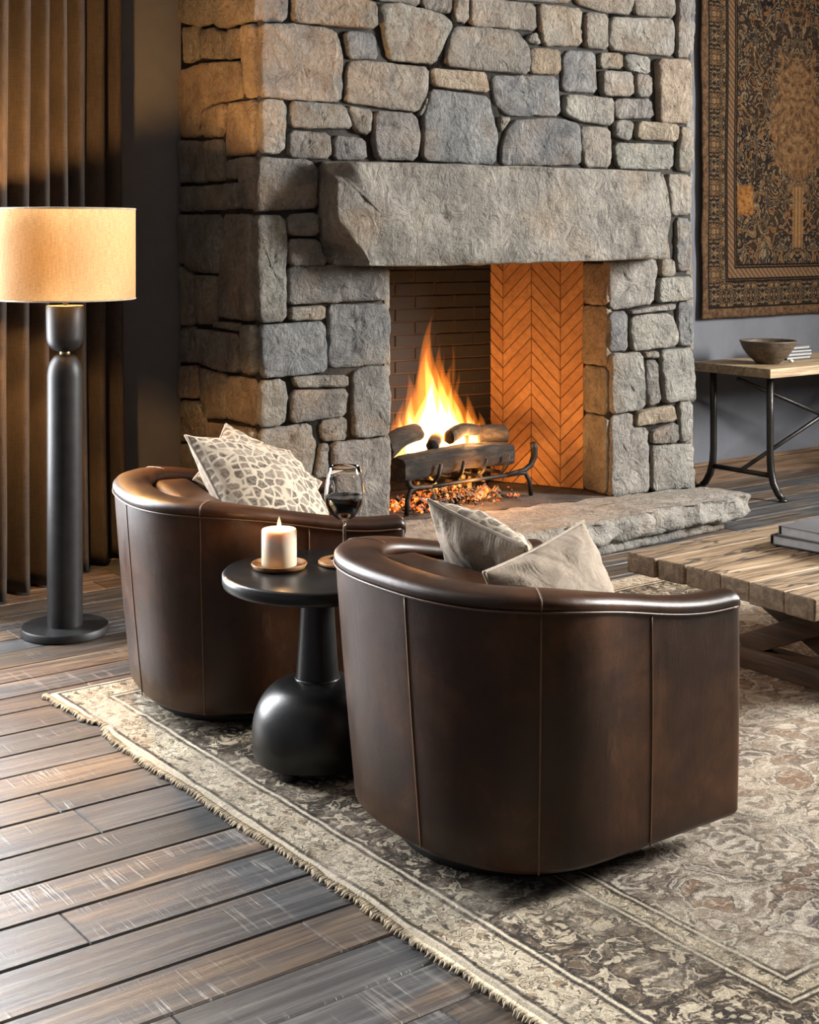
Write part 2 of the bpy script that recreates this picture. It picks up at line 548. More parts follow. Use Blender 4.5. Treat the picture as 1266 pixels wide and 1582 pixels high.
def m_tapestry():
    m = NT('woven_tapestry'); co = m.co()
    x, y, z = m.sep(co)                     # x from the left edge (width 1.78), z from the bottom edge
    xm = m.math('ABSOLUTE', m.math('SUBTRACT', x, .89))
    d = m.math('MINIMUM', m.math('MINIMUM', x, m.math('SUBTRACT', 1.78, x)), z)
    v = m.comb(xm, z, 2.0)
    cream = lin('#a08c6c'); rust = lin('#96663a'); navy = lin('#15181d'); brown = lin('#5c442e')

    def deco(gr, vv, sc, seed):
        l1, q = arabesque(m, m.vmath('ADD', vv, (seed, seed, seed)), sc, (.42, .55), .016)
        o = m.mix(m.math('MULTIPLY', m.band(q, .575, .61, .006), .8), gr, rust)
        o = m.mix(m.math('MULTIPLY', m.band(q, .34, .39, .006), .7), o, lin('#44413a'))
        l5, q5 = arabesque(m, m.vmath('ADD', vv, (7, 2, seed)), sc * 1.9, (.5,), .018)
        o = m.mix(m.math('MULTIPLY', l5, .45), o, m.mix(m.noise(vv, 5.0, 2), lin('#7a6a52'), lin('#8a5c34')))
        return m.mix(m.math('MULTIPLY', l1, .8), o, cream)
    vb = m.comb(m.math('PINGPONG', x, .11), m.math('PINGPONG', z, .13), 5.0)
    border = deco(lin('#221a14'), vb, 15.0, 1.0)
    ros = m.vor(m.comb(m.math('PINGPONG', m.math('ADD', x, .09), .11), m.math('PINGPONG', z, .13), .0), 7.5, rnd=.2)
    border = m.mix(m.ramp(ros, [(.17, .85), (.20, 0.)]), border, m.ramp(ros, [(.05, lin('#b39a70')), (.1, lin('#7a4726')), (.15, lin('#9c7950'))]))
    field = deco(m.mix(m.ramp(m.noise(v, 2.2, 3), [(.42, 0.), (.6, 1.)]), navy, lin('#372b20')), v, 8.5, 4.0)
    # tree medallion on the axis and the column below it
    ez = m.math('MULTIPLY', m.math('SUBTRACT', z, 1.22), 1.9); exx = m.math('MULTIPLY', xm, 3.4)
    er = m.math('SQRT', m.math('ADD', m.math('MULTIPLY', ez, ez), m.math('MULTIPLY', exx, exx)))
    er = m.math('ADD', er, m.math('MULTIPLY_ADD', m.noise(v, 11.0, 4), 1.1, -.55))
    med = m.ramp(m.noise(v, 24.0, 4, .65, .6), [(.35, lin('#4a3524')), (.5, lin('#8a6743')), (.66, lin('#a8865c'))])
    field = m.mix(m.ramp(er, [(.72, .85), (.90, 0.)]), field, med)
    colm = m.math('MULTIPLY', m.band(xm, -1, .05, .006), m.band(z, .42, .80, .01))
    field = m.mix(m.math('MULTIPLY', colm, .85), field, m.ramp(m.math('PINGPONG', xm, .017), [(.0, lin('#7c5836')), (.017, lin('#b08a5c'))]))
    blk = m.math('MULTIPLY', m.band(x, .33, .47, .01), m.band(z, .62, .80, .01))
    field = m.mix(m.math('MULTIPLY', blk, .8), field, m.ramp(m.noise(co, 30.0, 4), [(.35, lin('#7a4a1c')), (.6, lin('#bb8345'))]))
    c = m.mix(m.band(d, -1, .31), field, border)
    stripe = m.ramp(m.math('PINGPONG', m.math('ADD', x, m.math('MULTIPLY', z, 1.0)), .02), [(0., lin('#5b432f')), (.02, lin('#94775a'))])
    c = m.mix(m.band(d, .225, .31, .004), c, stripe)
    for at in (.062, .218, .232, .30, .316):
        c = m.mix(m.line(d, at, .006), c, lin('#1c1510'))
    c = m.mix(m.band(d, -1, .055, .004), c, m.ramp(m.noise(co, 40.0, 3), [(.3, lin('#483426')), (.7, lin('#8a6d50'))]))
    wv = m.noise(m.scale(co, (1, 1, .3)), 260.0, 3)
    c = m.mix(m.ramp(wv, [(.3, .55), (.6, 0.)]), c, (.012, .010, .009))
    c = m.mix(1.0, c, (.62, .58, .56), 'MULTIPLY')
    return m.fin(c, .95, m.bump(m.math('ADD', wv, m.noise(co, 40.0, 3)), .5, .006), Specular_IOR_Level=.1)


def m_flame(name, col, st):
    m = NT(name)
    m.t.nodes.remove(m.b)
    e = m.n('ShaderNodeEmission')
    e.inputs[0].default_value = tuple(col) + (1,); e.inputs[1].default_value = st
    m.t.links.new(e.outputs[0], m.out.inputs['Volume'])
    return m.mat


def m_emit(name, col, st):
    m = NT(name)
    return m.fin(col, .8, Emission_Color=col, Emission_Strength=st)


def m_ember():
    m = NT('glowing_embers'); co = m.co()
    q = m.math('MULTIPLY_ADD', m.math('SUBTRACT', m.noise(co, 7.0, 3, .5), .5), .75, m.noise(co, 30.0, 4, .6, .4))
    e = m.ramp(q, [(.53, (0, 0, 0)), (.60, (.8, .10, .01)), (.72, (1.0, .36, .06)), (.84, (1.0, .7, .3))])
    return m.fin(m.ramp(q, [(.3, (.02, .018, .016)), (.5, (.09, .08, .075))]), .95, m.bump(q, .8, .02), Emission_Color=e, Emission_Strength=2.2)


def m_shade():
    m = NT('linen_lampshade'); co = m.co(); x, y, z = m.sep(co)
    an = m.math('ARCTAN2', y, x)
    v1 = m.noise(m.comb(m.math('MULTIPLY', an, 14.0), m.math('MULTIPLY', z, 330.0)), 1.0, 3, .6)
    v2 = m.noise(m.comb(m.math('MULTIPLY', an, 90.0), m.math('MULTIPLY', z, 18.0)), 1.0, 3, .6)
    f = m.math('ADD', m.math('MULTIPLY', v1, .5), m.math('MULTIPLY', v2, .5))
    c = m.mix(m.ramp(f, [(.36, 0.), (.62, 1.)]), (.58, .45, .28), (.84, .72, .52))
    d = m.n('ShaderNodeBsdfDiffuse'); m.put(d.inputs[0], c)
    t = m.n('ShaderNodeBsdfTranslucent'); m.put(t.inputs[0], c)
    mx = m.n('ShaderNodeMixShader'); mx.inputs[0].default_value = .80
    m.t.links.new(d.outputs[0], mx.inputs[1]); m.t.links.new(t.outputs[0], mx.inputs[2])
    m.t.links.new(mx.outputs[0], m.out.inputs['Surface'])
    return m.mat


def m_brick(name, c0, c1, soot=0.0):
    m = NT(name); co = m.co(); r = m.rnd()
    q = m.noise(m.vmath('ADD', co, m.comb(r, r, r)), 30.0, 5, .6)
    c = m.mix(r, c0, c1)
    c = m.mix(m.ramp(q, [(.3, .5), (.6, 0.)]), c, tuple(x * .4 for x in c0))
    if soot > 0:
        s = m.noise(co, 3.0, 4, .6)
        c = m.mix(m.ramp(s, [(.3, soot), (.7, soot * .45)]), c, (.012, .010, .009))
    return m.fin(c, .85, m.bump(q, .4, .006))


def m_bark():
    m = NT('charred_bark'); co = m.co()
    q = m.noise(m.scale(co, (.22, 1, 1)), 34.0, 6, .7, .6)
    c = m.ramp(q, [(.30, (.005, .004, .003)), (.52, (.022, .017, .013)), (.74, (.085, .064, .048))])
    return m.fin(c, .9, m.bump(q, 1.0, .02))


def m_glass():
    m = NT('clear_glass')
    return m.fin((1, 1, 1), .0, None, None, Transmission_Weight=1.0, IOR=1.45)


def m_wax():
    m = NT('ivory_wax'); co = m.co()
    return m.fin((.82, .71, .54), .45, m.bump(m.noise(co, 40, 3), .06, .003), None, Subsurface_Weight=.8, Subsurface_Radius=(1.0, .6, .3), Subsurface_Scale=.02)


MAT['stone'] = m_stone()
MAT['mortar'] = m_plain('dark_mortar', (.022, .019, .016), .95, 0, 70, .6, .4, .01)
MAT['floor'] = m_floor()
MAT['leather'] = m_leather()
MAT['paint'] = m_plain('grey_wall_paint', lin('#62646a'), .85, 0, 45, .25, .07, .004)
MAT['ceiling'] = m_plain('ceiling_plaster', (.32, .30, .28), .9)
MAT['curtain'] = m_linen('dark_linen_curtain', lin('#2f2823'), 260.0, .12, .95, .05)
MAT['black_metal'] = m_plain('matte_black_metal', (.011, .011, .012), .48, .15, 200, .12, .3, .002, Specular_IOR_Level=.38)
MAT['iron'] = m_plain('forged_iron', (.05, .046, .042), .38, .85, 60, .3, .3, .004)
MAT['grate_iron'] = m_plain('sooty_iron', (.016, .014, .013), .6, .5, 60, .3, .3, .004)
MAT['black_wood'] = m_plain('black_lacquered_wood', (.009, .009, .009), .34, 0, 90, .12, .4, .003, Specular_IOR_Level=.38)
MAT['rubber'] = m_plain('black_swivel_base', (.008, .008, .008), .5)
MAT['old_wood'] = m_wood('reclaimed_oak', [(.22, lin('#3a2c20')), (.45, lin('#7f684e')), (.6, lin('#a38b6d')), (.8, lin('#bda78a'))], 'x', 1.0, .66, .85)
MAT['old_wood_y'] = m_wood('brown_beam_wood', [(.22, lin('#1f160f')), (.45, lin('#4c3826')), (.6, lin('#664c34')), (.8, lin('#80623f'))], 'y', 1.0, .6, .4)
MAT['console_wood'] = m_wood('pale_console_wood', [(.22, lin('#5c4936')), (.45, lin('#a58d6d')), (.6, lin('#c7b08c')), (.8, lin('#d9c6a4'))], 'x', 1.0, .6, .5)
MAT['base_wood'] = m_wood('baseboard_wood', [(.22, lin('#2c2018')), (.45, lin('#5f4936')), (.6, lin('#7a6048')), (.8, lin('#8d7156'))], 'x', 1.0, .5, .0, False)
MAT['tray_wood'] = m_wood('amber_tray_wood', [(.22, lin('#4b2d16')), (.5, lin('#9a6a3a')), (.8, lin('#c69a62'))], 'x', 3.0, .4, .0, False, .2)
MAT['bowl'] = m_wood('dark_bowl_wood', [(.22, lin('#241d17')), (.5, lin('#54473a')), (.8, lin('#7b6a57'))], 'x', 2.0, .5, .0, False, .3)
MAT['linen'] = m_linen('plain_linen', lin('#9a8c7c'), 420.0, .045, .92, .6)
MAT['piping'] = m_plain('linen_piping', lin('#b3a695'), .9, 0, 300, .3)
MAT['piping_dark'] = m_plain('leather_welt', lin('#4a2f1c'), .4, 0, 120, .2)
MAT['seam'] = m_plain('seam_thread', lin('#6b4a2f'), .5, 0, 120, .2)
MAT['giraffe'] = m_giraffe()
MAT['rug'] = m_rug()
MAT['fringe'] = m_plain('rug_fringe', lin('#c2b49c'), .95, 0, 200, .4, .3)
MAT['tapestry'] = m_tapestry()
MAT['shade'] = m_shade()
MAT['brass'] = m_plain('dull_brass', (.45, .30, .13), .35, 1.0, 100, .1)
MAT['bulb'] = m_emit('lit_bulb', (1.0, .50, .155), 6000.0)
MAT['bulb_low'] = m_emit('lit_lower_bulb', (1.0, .50, .155), 3300.0)
MAT['herring'] = m_brick('orange_firebrick', lin('#a8784a'), lin('#b98a5a'))
MAT['soot_brick'] = m_brick('sooty_firebrick', lin('#1c140e'), lin('#221811'), .97)
MAT['grout'] = m_plain('firebox_grout', lin('#4e3725'), .95)
MAT['bark'] = m_bark()
MAT['ash'] = m_plain('ash_floor', (.06, .05, .045), .95, 0, 60, .9, .5, .02)
MAT['ember'] = m_ember()
MAT['flame_outer'] = m_flame('flame_outer', (1.0, .23, .02), 10.0)
MAT['flame_mid'] = m_flame('flame_mid', (1.0, .42, .08), 42.0)
MAT['flame_core'] = m_flame('flame_core', (1.0, .72, .36), 75.0)
MAT['candle_flame'] = m_flame('candle_flame', (1.0, .55, .16), 900.0)
MAT['glass'] = m_glass()
MAT['wine'] = m_plain('red_wine', (.020, .001, .003), .05, 0, 5, 0, 0)
MAT['wax'] = m_wax()
MAT['wick'] = m_plain('wick', (.02, .015, .01), .9)
MAT['paper'] = m_plain('page_paper', (.42, .42, .42), .85, 0, 300, .3, .1)
MAT['book_cover'] = m_plain('grey_blue_cover', lin('#6d6e72'), .45, 0, 8, .05, .35)
MAT['book_dark'] = m_plain('black_book_cover', (.02, .02, .022), .5)
MAT['book_grey'] = m_plain('worn_grey_cover', (.16, .15, .14), .6)
MAT['white'] = m_plain('white_paper', (.8, .79, .76), .7)
FRONT_STONES = [
 ('b', [(0.014,2.797),(0.144,2.797),(0.144,2.536),(0.137,2.44),(0.009,2.43)]),
 ('t', [(0.162,2.797),(0.341,2.797),(0.517,2.566),(0.582,2.552),(0.579,2.433),(0.192,2.439),(0.162,2.451)]),
 ('g', [(0.009,2.423),(0.192,2.434),(0.385,2.419),(0.416,2.334),(0.407,2.09),(0.149,2.092),(0.004,2.1)]),
 ('b', [(0.423,2.417),(0.584,2.419),(0.607,2.302),(0.44,2.291)]),
 ('g', [(0.593,2.553),(0.703,2.567),(0.938,2.532),(0.997,2.492),(0.901,2.294),(0.652,2.299)]),
 ('g', [(0.584,2.797),(0.801,2.797),(0.813,2.55),(0.698,2.571),(0.59,2.564)]),
 ('d', [(0.819,2.797),(1.002,2.797),(0.996,2.542),(0.931,2.539),(0.825,2.551)]),
 ('t', [(0.44,2.277),(0.517,2.291),(0.866,2.277),(0.86,2.151),(0.801,2.063),(0.429,2.091),(0.429,2.13)]),
 ('o', [(0.874,2.275),(1.191,2.27),(1.209,2.173),(0.889,2.191)]),
 ('w', [(0.009,2.09),(0.134,2.087),(0.118,1.853),(0.004,1.849)]),
 ('g', [(0.149,2.087),(0.423,2.081),(0.467,1.975),(0.149,1.968)]),
 ('t', [(0.429,2.081),(0.567,2.062),(0.551,1.946),(0.478,1.964)]),
 ('d', [(0.149,1.956),(0.347,1.951),(0.358,1.835),(0.144,1.834)]),
 ('d', [(0.369,1.942),(0.534,1.933),(0.539,1.835),(0.369,1.83)]),
 ('g', [(0.573,2.058),(0.79,2.057),(0.819,1.948),(0.801,1.839),(0.59,1.836),(0.562,1.939)]),
 ('b', [(0.877,2.18),(1.209,2.155),(1.258,1.983),(1.246,1.829),(0.836,1.839),(0.836,2.029)]),
 ('g', [(0.81,2.058),(0.857,2.141),(0.85,2.07),(0.825,2.043)]),
 ('d', [(0.002,1.835),(0.255,1.828),(0.293,1.785),(0.288,1.611),(-0.017,1.594)]),
 ('g', [(-0.017,1.577),(0.118,1.578),(0.134,1.476),(0.128,1.109),(-0.001,1.104)]),
 ('d', [(0.139,1.581),(0.288,1.592),(0.288,1.49),(0.139,1.486)]),
 ('d', [(0.298,1.814),(0.629,1.822),(0.629,1.356),(0.336,1.355),(0.298,1.486)]),
 ('d', [(0.139,1.472),(0.293,1.471),(0.331,1.355),(0.139,1.352)]),
 ('d', [(0.139,1.356),(0.646,1.351),(0.641,1.192),(0.298,1.185),(0.139,1.18)]),
 ('g', [(0.139,1.17),(0.325,1.175),(0.32,1.112),(0.149,1.108)]),
 ('b', [(0.336,1.175),(0.641,1.177),(0.658,1.082),(0.646,0.894),(0.363,0.888),(0.341,0.918)]),
 ('b', [(-0.001,1.094),(0.325,1.102),(0.336,0.874),(0.014,0.862)]),
 ('w', [(-0.001,0.848),(0.118,0.856),(0.139,0.755),(0.118,0.647),(-0.001,0.645)]),
 ('t', [(0.149,0.864),(0.445,0.854),(0.445,0.801),(0.181,0.81)]),
 ('g', [(0.155,0.8),(0.44,0.791),(0.434,0.669),(0.155,0.654)]),
 ('g', [(0.462,0.863),(0.517,0.89),(0.646,0.889),(0.663,0.784),(0.652,0.566),(0.462,0.57)]),
 ('t', [(0.298,0.654),(0.434,0.669),(0.445,0.561),(0.309,0.561)]),
 ('g', [(0.004,0.636),(0.255,0.647),(0.288,0.553),(0.255,0.402),(0.004,0.414)]),
 ('g', [(0.295,0.548),(0.338,0.548),(0.338,0.399),(0.264,0.401)]),
 ('g', [(0.352,0.553),(0.652,0.561),(0.66,0.387),(0.654,0.164),(0.363,0.193)]),
 ('g', [(0.004,0.4),(0.341,0.384),(0.35,0.185),(0.192,0.148),(0.004,0.159)]),
 ('g', [(0.004,0.145),(0.192,0.134),(0.352,0.17),(0.506,0.164),(0.506,0.007),(0.004,0.064)]),
 ('t', [(1.009,2.797),(1.087,2.797),(1.087,2.613),(1.081,2.5),(1.003,2.504)]),
 ('t', [(1.093,2.797),(1.278,2.797),(1.284,2.624),(1.474,2.624),(1.48,2.492),(1.093,2.49)]),
 ('g', [(1.29,2.797),(1.702,2.797),(1.689,2.643),(1.48,2.637),(1.29,2.63)]),
 ('g', [(1.015,2.485),(1.353,2.488),(1.435,2.415),(1.429,2.273),(0.961,2.288),(0.973,2.4)]),
 ('t', [(1.487,2.625),(1.762,2.625),(1.758,2.437),(1.519,2.421)]),
 ('g', [(1.442,2.468),(1.487,2.482),(1.506,2.425),(1.423,2.436)]),
 ('o', [(1.442,2.405),(1.629,2.412),(1.629,2.289),(1.448,2.279)]),
 ('t', [(1.722,2.797),(2.083,2.797),(2.083,2.617),(1.876,2.618),(1.722,2.644)]),
 ('t', [(2.09,2.797),(2.36,2.797),(2.36,2.622),(2.09,2.62)]),
 ('t', [(1.782,2.611),(1.917,2.605),(1.924,2.426),(1.768,2.432)]),
 ('w', [(1.931,2.595),(2.338,2.617),(2.367,2.538),(2.353,2.42),(1.938,2.427)]),
 ('w', [(2.382,2.797),(2.462,2.797),(2.467,2.421),(2.375,2.415)]),
 ('b', [(1.656,2.408),(1.849,2.415),(1.856,2.205),(1.636,2.204)]),
 ('t', [(1.869,2.411),(2.013,2.415),(2.02,2.339),(1.869,2.33)]),
 ('w', [(2.034,2.416),(2.202,2.41),(2.202,2.321),(2.041,2.334)]),
 ('w', [(1.872,2.319),(2.076,2.32),(2.083,2.199),(1.876,2.195)]),
 ('g', [(2.097,2.316),(2.202,2.316),(2.202,2.205),(2.097,2.2)]),
 ('o', [(2.238,2.401),(2.462,2.409),(2.473,2.218),(2.462,2.076),(2.252,2.068)]),
 ('b', [(1.216,2.261),(1.61,2.278),(1.623,2.081),(1.303,2.068),(1.241,2.128)]),
 ('w', [(1.649,2.189),(1.958,2.182),(1.944,2.045),(1.742,2.054),(1.643,2.093)]),
 ('g', [(1.972,2.183),(2.209,2.194),(2.217,2.094),(1.972,2.079)]),
 ('t', [(1.265,2.061),(1.334,2.061),(1.278,1.984),(1.259,2.014)]),
 ('b', [(1.353,2.049),(1.623,2.071),(1.728,2.043),(1.755,1.936),(1.742,1.839),(1.278,1.828),(1.278,1.921),(1.315,2.006)]),
 ('t', [(1.748,2.033),(1.944,2.034),(1.944,1.833),(1.775,1.829)]),
 ('g', [(1.965,2.073),(2.083,2.073),(2.076,1.973),(1.965,1.986)]),
 ('o', [(2.111,2.074),(2.382,2.067),(2.382,1.978),(2.104,1.98)]),
 ('w', [(1.965,1.959),(2.353,1.96),(2.353,1.831),(1.986,1.828)]),
 ('t', [(2.404,2.057),(2.47,2.054),(2.467,1.822),(2.375,1.826)]),
 ('w', [(2.302,1.807),(2.462,1.805),(2.467,1.596),(2.331,1.59)]),
 ('b', [(2.375,1.579),(2.47,1.579),(2.473,1.302),(2.375,1.304)]),
 ('w', [(1.93,1.369),(2.227,1.366),(2.245,1.301),(2.22,1.135),(1.944,1.105)]),
 ('t', [(2.262,1.366),(2.352,1.365),(2.366,1.278),(2.262,1.274)]),
 ('w', [(2.248,1.264),(2.479,1.274),(2.486,1.15),(2.241,1.14)]),
 ('w', [(2.057,1.102),(2.359,1.132),(2.359,1.102),(2.07,1.085)]),
 ('w', [(2.077,1.075),(2.338,1.083),(2.38,0.995),(2.373,0.909),(2.077,0.894)]),
 ('b', [(1.93,1.095),(2.044,1.102),(2.057,0.9),(1.934,0.897)]),
 ('b', [(2.387,1.136),(2.479,1.14),(2.483,0.91),(2.387,0.908)]),
 ('w', [(1.937,0.889),(2.145,0.886),(2.159,0.596),(1.944,0.583)]),
 ('w', [(2.163,0.885),(2.248,0.887),(2.255,0.854),(2.165,0.855)]),
 ('g', [(2.163,0.844),(2.245,0.844),(2.262,0.622),(2.179,0.606)]),
 ('w', [(2.264,0.892),(2.472,0.892),(2.483,0.751),(2.479,0.62),(2.282,0.621)]),
 ('o', [(2.104,0.584),(2.359,0.606),(2.373,0.518),(2.091,0.51)]),
 ('w', [(1.944,0.57),(2.084,0.58),(2.081,0.516),(2.193,0.492),(2.193,0.171),(1.937,0.157),(1.944,0.42)]),
 ('w', [(2.387,0.615),(2.483,0.615),(2.486,0.412),(2.401,0.407)]),
 ('g', [(2.207,0.475),(2.38,0.512),(2.387,0.408),(2.213,0.41)]),
 ('w', [(2.213,0.4),(2.486,0.39),(2.489,0.16),(2.213,0.164)]),
]
SIDE_STONES = [
 ('t', [(0.887,2.797),(0.445,2.797),(0.432,2.485),(0.619,2.484),(0.887,2.539)]),
 ('t', [(0.432,2.797),(-0.02,2.797),(-0.009,2.433),(0.169,2.44),(0.355,2.441),(0.419,2.479)]),
 ('t', [(0.887,2.512),(0.66,2.504),(0.633,2.342),(0.844,2.328)]),
 ('t', [(0.633,2.47),(0.432,2.455),(0.33,2.423),(0.355,2.302),(0.619,2.335)]),
 ('t', [(0.317,2.431),(0.157,2.421),(0.157,2.291),(0.33,2.295)]),
 ('o', [(0.133,2.428),(0.003,2.421),(-0.004,2.094),(0.121,2.105)]),
 ('o', [(0.887,2.3),(0.619,2.31),(0.157,2.272),(0.152,2.107),(0.538,2.103),(0.646,2.061),(0.66,1.958),(0.902,1.973),(0.937,2.156)]),
 ('o', [(0.63,2.08),(0.525,2.092),(0.342,2.098),(0.381,1.947),(0.633,1.957)]),
 ('o', [(0.305,2.095),(0.003,2.086),(-0.004,1.849),(0.342,1.851)]),
 ('g', [(0.925,1.958),(0.592,1.934),(0.565,1.739),(0.916,1.75)]),
 ('t', [(0.573,1.938),(0.381,1.932),(0.342,1.742),(0.546,1.744)]),
 ('t', [(0.317,1.835),(0.181,1.834),(0.181,1.747),(0.31,1.746)]),
 ('t', [(0.169,1.838),(0.01,1.836),(0.01,1.604),(0.145,1.611)]),
 ('g', [(0.902,1.728),(0.619,1.726),(0.605,1.602),(0.887,1.606)]),
 ('t', [(0.592,1.725),(0.181,1.727),(0.169,1.611),(0.578,1.607)]),
 ('g', [(0.902,1.59),(0.407,1.585),(0.419,1.31),(0.73,1.313),(0.902,1.357)]),
 ('t', [(0.386,1.59),(0.042,1.581),(0.026,1.112),(0.394,1.112)]),
 ('t', [(0.902,1.345),(0.744,1.296),(0.73,1.053),(0.916,1.042)]),
 ('t', [(0.716,1.294),(0.432,1.299),(0.459,1.078),(0.702,1.059)]),
 ('g', [(0.916,1.031),(0.716,1.048),(0.702,0.878),(0.902,0.857)]),
 ('t', [(0.688,1.039),(0.169,1.046),(0.169,0.872),(0.355,0.861),(0.674,0.88)]),
 ('t', [(0.432,1.089),(0.133,1.096),(0.145,1.057),(0.432,1.063)]),
 ('t', [(0.133,1.086),(0.003,1.093),(0.003,0.872),(0.133,0.875)]),
 ('o', [(0.902,0.841),(0.674,0.865),(0.66,0.706),(0.887,0.689)]),
 ('t', [(0.646,0.857),(0.33,0.848),(0.317,0.647),(0.605,0.615),(0.646,0.708)]),
 ('o', [(0.305,0.845),(0.003,0.857),(0.003,0.65),(0.305,0.649)]),
 ('t', [(0.887,0.678),(0.674,0.689),(0.592,0.611),(0.565,0.512),(0.887,0.472)]),
 ('o', [(0.578,0.602),(0.014,0.639),(0.003,0.536),(0.538,0.506)]),
 ('t', [(0.887,0.459),(0.538,0.494),(0.432,0.379),(0.445,0.247),(0.887,0.185)]),
 ('t', [(0.498,0.491),(0.003,0.522),(0.003,0.282),(0.407,0.243),(0.394,0.385)]),
 ('t', [(0.887,0.17),(0.445,0.232),(0.003,0.263),(0.003,0.064),(0.887,-0.111)]),
]

# ================================================================== THE SETTING
# floorboards, running along x
rng = random.Random(4)
mb = MB()
y = -0.6
while y < 6.6:
    wd = rng.choice((.145, .155, .165, .17, .18))
    x = -2.5 - rng.random() * 2
    while x < 9.6:
        ln = rng.uniform(1.6, 3.4)
        mb.col = (rng.random(), rng.random(), rng.random())
        g = .0022; b = .004
        x0, x1, y0, y1 = x + g * .5, x + ln - g * .5, y + g, y + wd - g
        dz = rng.uniform(-.0012, .0)
        v = [(x0, y0, -.02), (x1, y0, -.02), (x1, y1, -.02), (x0, y1, -.02),
             (x0, y0, dz - b), (x1, y0, dz - b), (x1, y1, dz - b), (x0, y1, dz - b),
             (x0 + b * .5, y0 + b, dz), (x1 - b * .5, y0 + b, dz), (x1 - b * .5, y1 - b, dz), (x0 + b * .5, y1 - b, dz)]
        f = [(8, 9, 10, 11)]
        for a in (0, 4):
            for k in range(4):
                l = (k + 1) % 4
                f.append((a + k, a + l, a + 4 + l, a + 4 + k))
        mb.add(v, f)
        x += ln
    y += wd
mb.col = (0, 0, 0)
mb.add([(-5, -.7, -.019), (10, -.7, -.019), (10, 6.7, -.019), (-5, 6.7, -.019)], [(0, 1, 2, 3)])
struct(mb.build('floor', MAT['floor'], None, False, tint=True), 'weathered wide floorboards')


def wall(name, boxes, mat='paint'):
    m = MB()
    for b in boxes:
        m.box(*b)
    return struct(m.build(name, MAT[mat], None, False))


# left part of the back wall: stands forward beside the window, then a recess next to the chimney
wall('wall_left_back', [(-1.6, .3, 5.78, 5.93, 0, 4), (1.8, 1.92, 5.78, 5.93, 0, 4), (.3, 1.8, 5.78, 5.93, 0, .35),
                        (.3, 1.8, 5.78, 5.93, 2.95, 4)])
m = MB(); sp = [(1.92, 5.78), (2.82, 6.36), (2.82, 6.46), (1.78, 5.93)]
m.add([(a, b, z) for z in (0, 4) for a, b in sp], [(0, 1, 5, 4), (1, 2, 6, 5), (2, 3, 7, 6), (3, 0, 4, 7), (3, 2, 1, 0), (4, 5, 6, 7)])
struct(sharp(m.build('wall_splay', MAT['paint'], None, False)))
wall('wall_recess', [(2.80, 3.55, 6.36, 6.46, 0, 4)])
wall('wall_right_back', [(5.3, 8.7, 5.78, 5.93, 0, 4)])
wall('wall_left', [(-1.75, -1.6, -.5, 5.93, 0, 4)])
wall('wall_right', [(8.6, 8.72, -.6, -.15, 0, 4), (8.6, 8.72, 1.95, 5.93, 0, 4), (8.6, 8.72, -.15, 1.95, 0, 1.5), (8.6, 8.72, -.15, 1.95, 3.95, 4)])
m = MB().box(-1.75, 8.72, -.6, 6.46, 4.0, 4.1)
struct(m.build('ceiling', MAT['ceiling'], None, False))


def window(name, p0, p1, z0, z1, axis, nx, nz):
    """timber frame with glazing bars in a wall opening"""
    m = MB()
    a0, a1 = p0, p1
    t = .05

    def bx(u0, u1, zz0, zz1, d=.05):
        if axis == 'x':
            m.box(u0, u1, 5.82, 5.82 + d, zz0, zz1)
        else:
            m.box(8.63, 8.63 + d, u0, u1, zz0, zz1)
    bx(a0, a0 + t, z0, z1); bx(a1 - t, a1, z0, z1); bx(a0 + t, a1 - t, z0, z0 + t); bx(a0 + t, a1 - t, z1 - t, z1)
    for k in range(1, nx):
        u = a0 + (a1 - a0) * k / nx
        bx(u - .012, u + .012, z0 + t, z1 - t, .03)
    for k in range(1, nz):
        q = z0 + (z1 - z0) * k / nz
        bx(a0 + t, a1 - t, q - .012, q + .012, .028)
    return struct(m.build(name, MAT['black_metal'], None, False))


window('window_1', .3, 1.8, .35, 2.95, 'x', 2, 3)
window('window_2', -.15, 1.95, 1.5, 3.95, 'y', 3, 3)


def baseboard(name, x0, x1, yf):
    m = MB()
    pr = [(0, 0), (-.018, 0), (-.018, .100), (-.010, .106), (-.022, .112), (-.022, .122), (-.010, .130), (0, .130)]
    v = [(x, yf + a, b) for x in (x0, x1) for a, b in pr]
    n = len(pr)
    f = [(k, (k + 1) % n, n + (k + 1) % n, n + k) for k in range(n)] + [tuple(range(n))[::-1], tuple(range(n, 2 * n))]
    m.add(v, f)
    return struct(sharp(m.build(name, MAT['base_wood']), 25))


baseboard('baseboard_right', 5.62, 8.6, 5.78)
baseboard('baseboard_left', 2.83, 3.28, 6.36)

# ================================================================== FIREPLACE (own axes: x along its face, y into the wall)
FL = (3.195, 5.423, 0.0); FR = R(-6.6)
fire_place = thing('fireplace', 'rough grey fieldstone chimney breast with slab mantel and raised stone hearth', 'fireplace', FL, FR)
FM = Matrix.Translation(FL) @ Matrix.Rotation(FR, 4, 'Z')
TINT = {'g': (.225, .212, .190), 't': (.265, .228, .178), 'b': (.165, .178, .196), 'd': (.135, .130, .124),
        'w': (.335, .315, .278), 'o': (.385, .285, .185)}


def resample(pts, step):
    n = len(pts); o = []
    for i in range(n):
        a = Vector(pts[i]); b = Vector(pts[(i + 1) % n]); L = (b - a).length
        k = max(1, int(round(L / step)))
        for j in range(k):
            o.append(a + (b - a) * (j / k))
    return o


def chaikin(pts, c=.16):
    o = []
    n = len(pts)
    for i in range(n):
        a = Vector(pts[i]); b = Vector(pts[(i + 1) % n])
        L = (b - a).length
        q = min(c, .020 / max(L, 1e-4))
        o += [a + (b - a) * q, b + (a - b) * q]
    return o


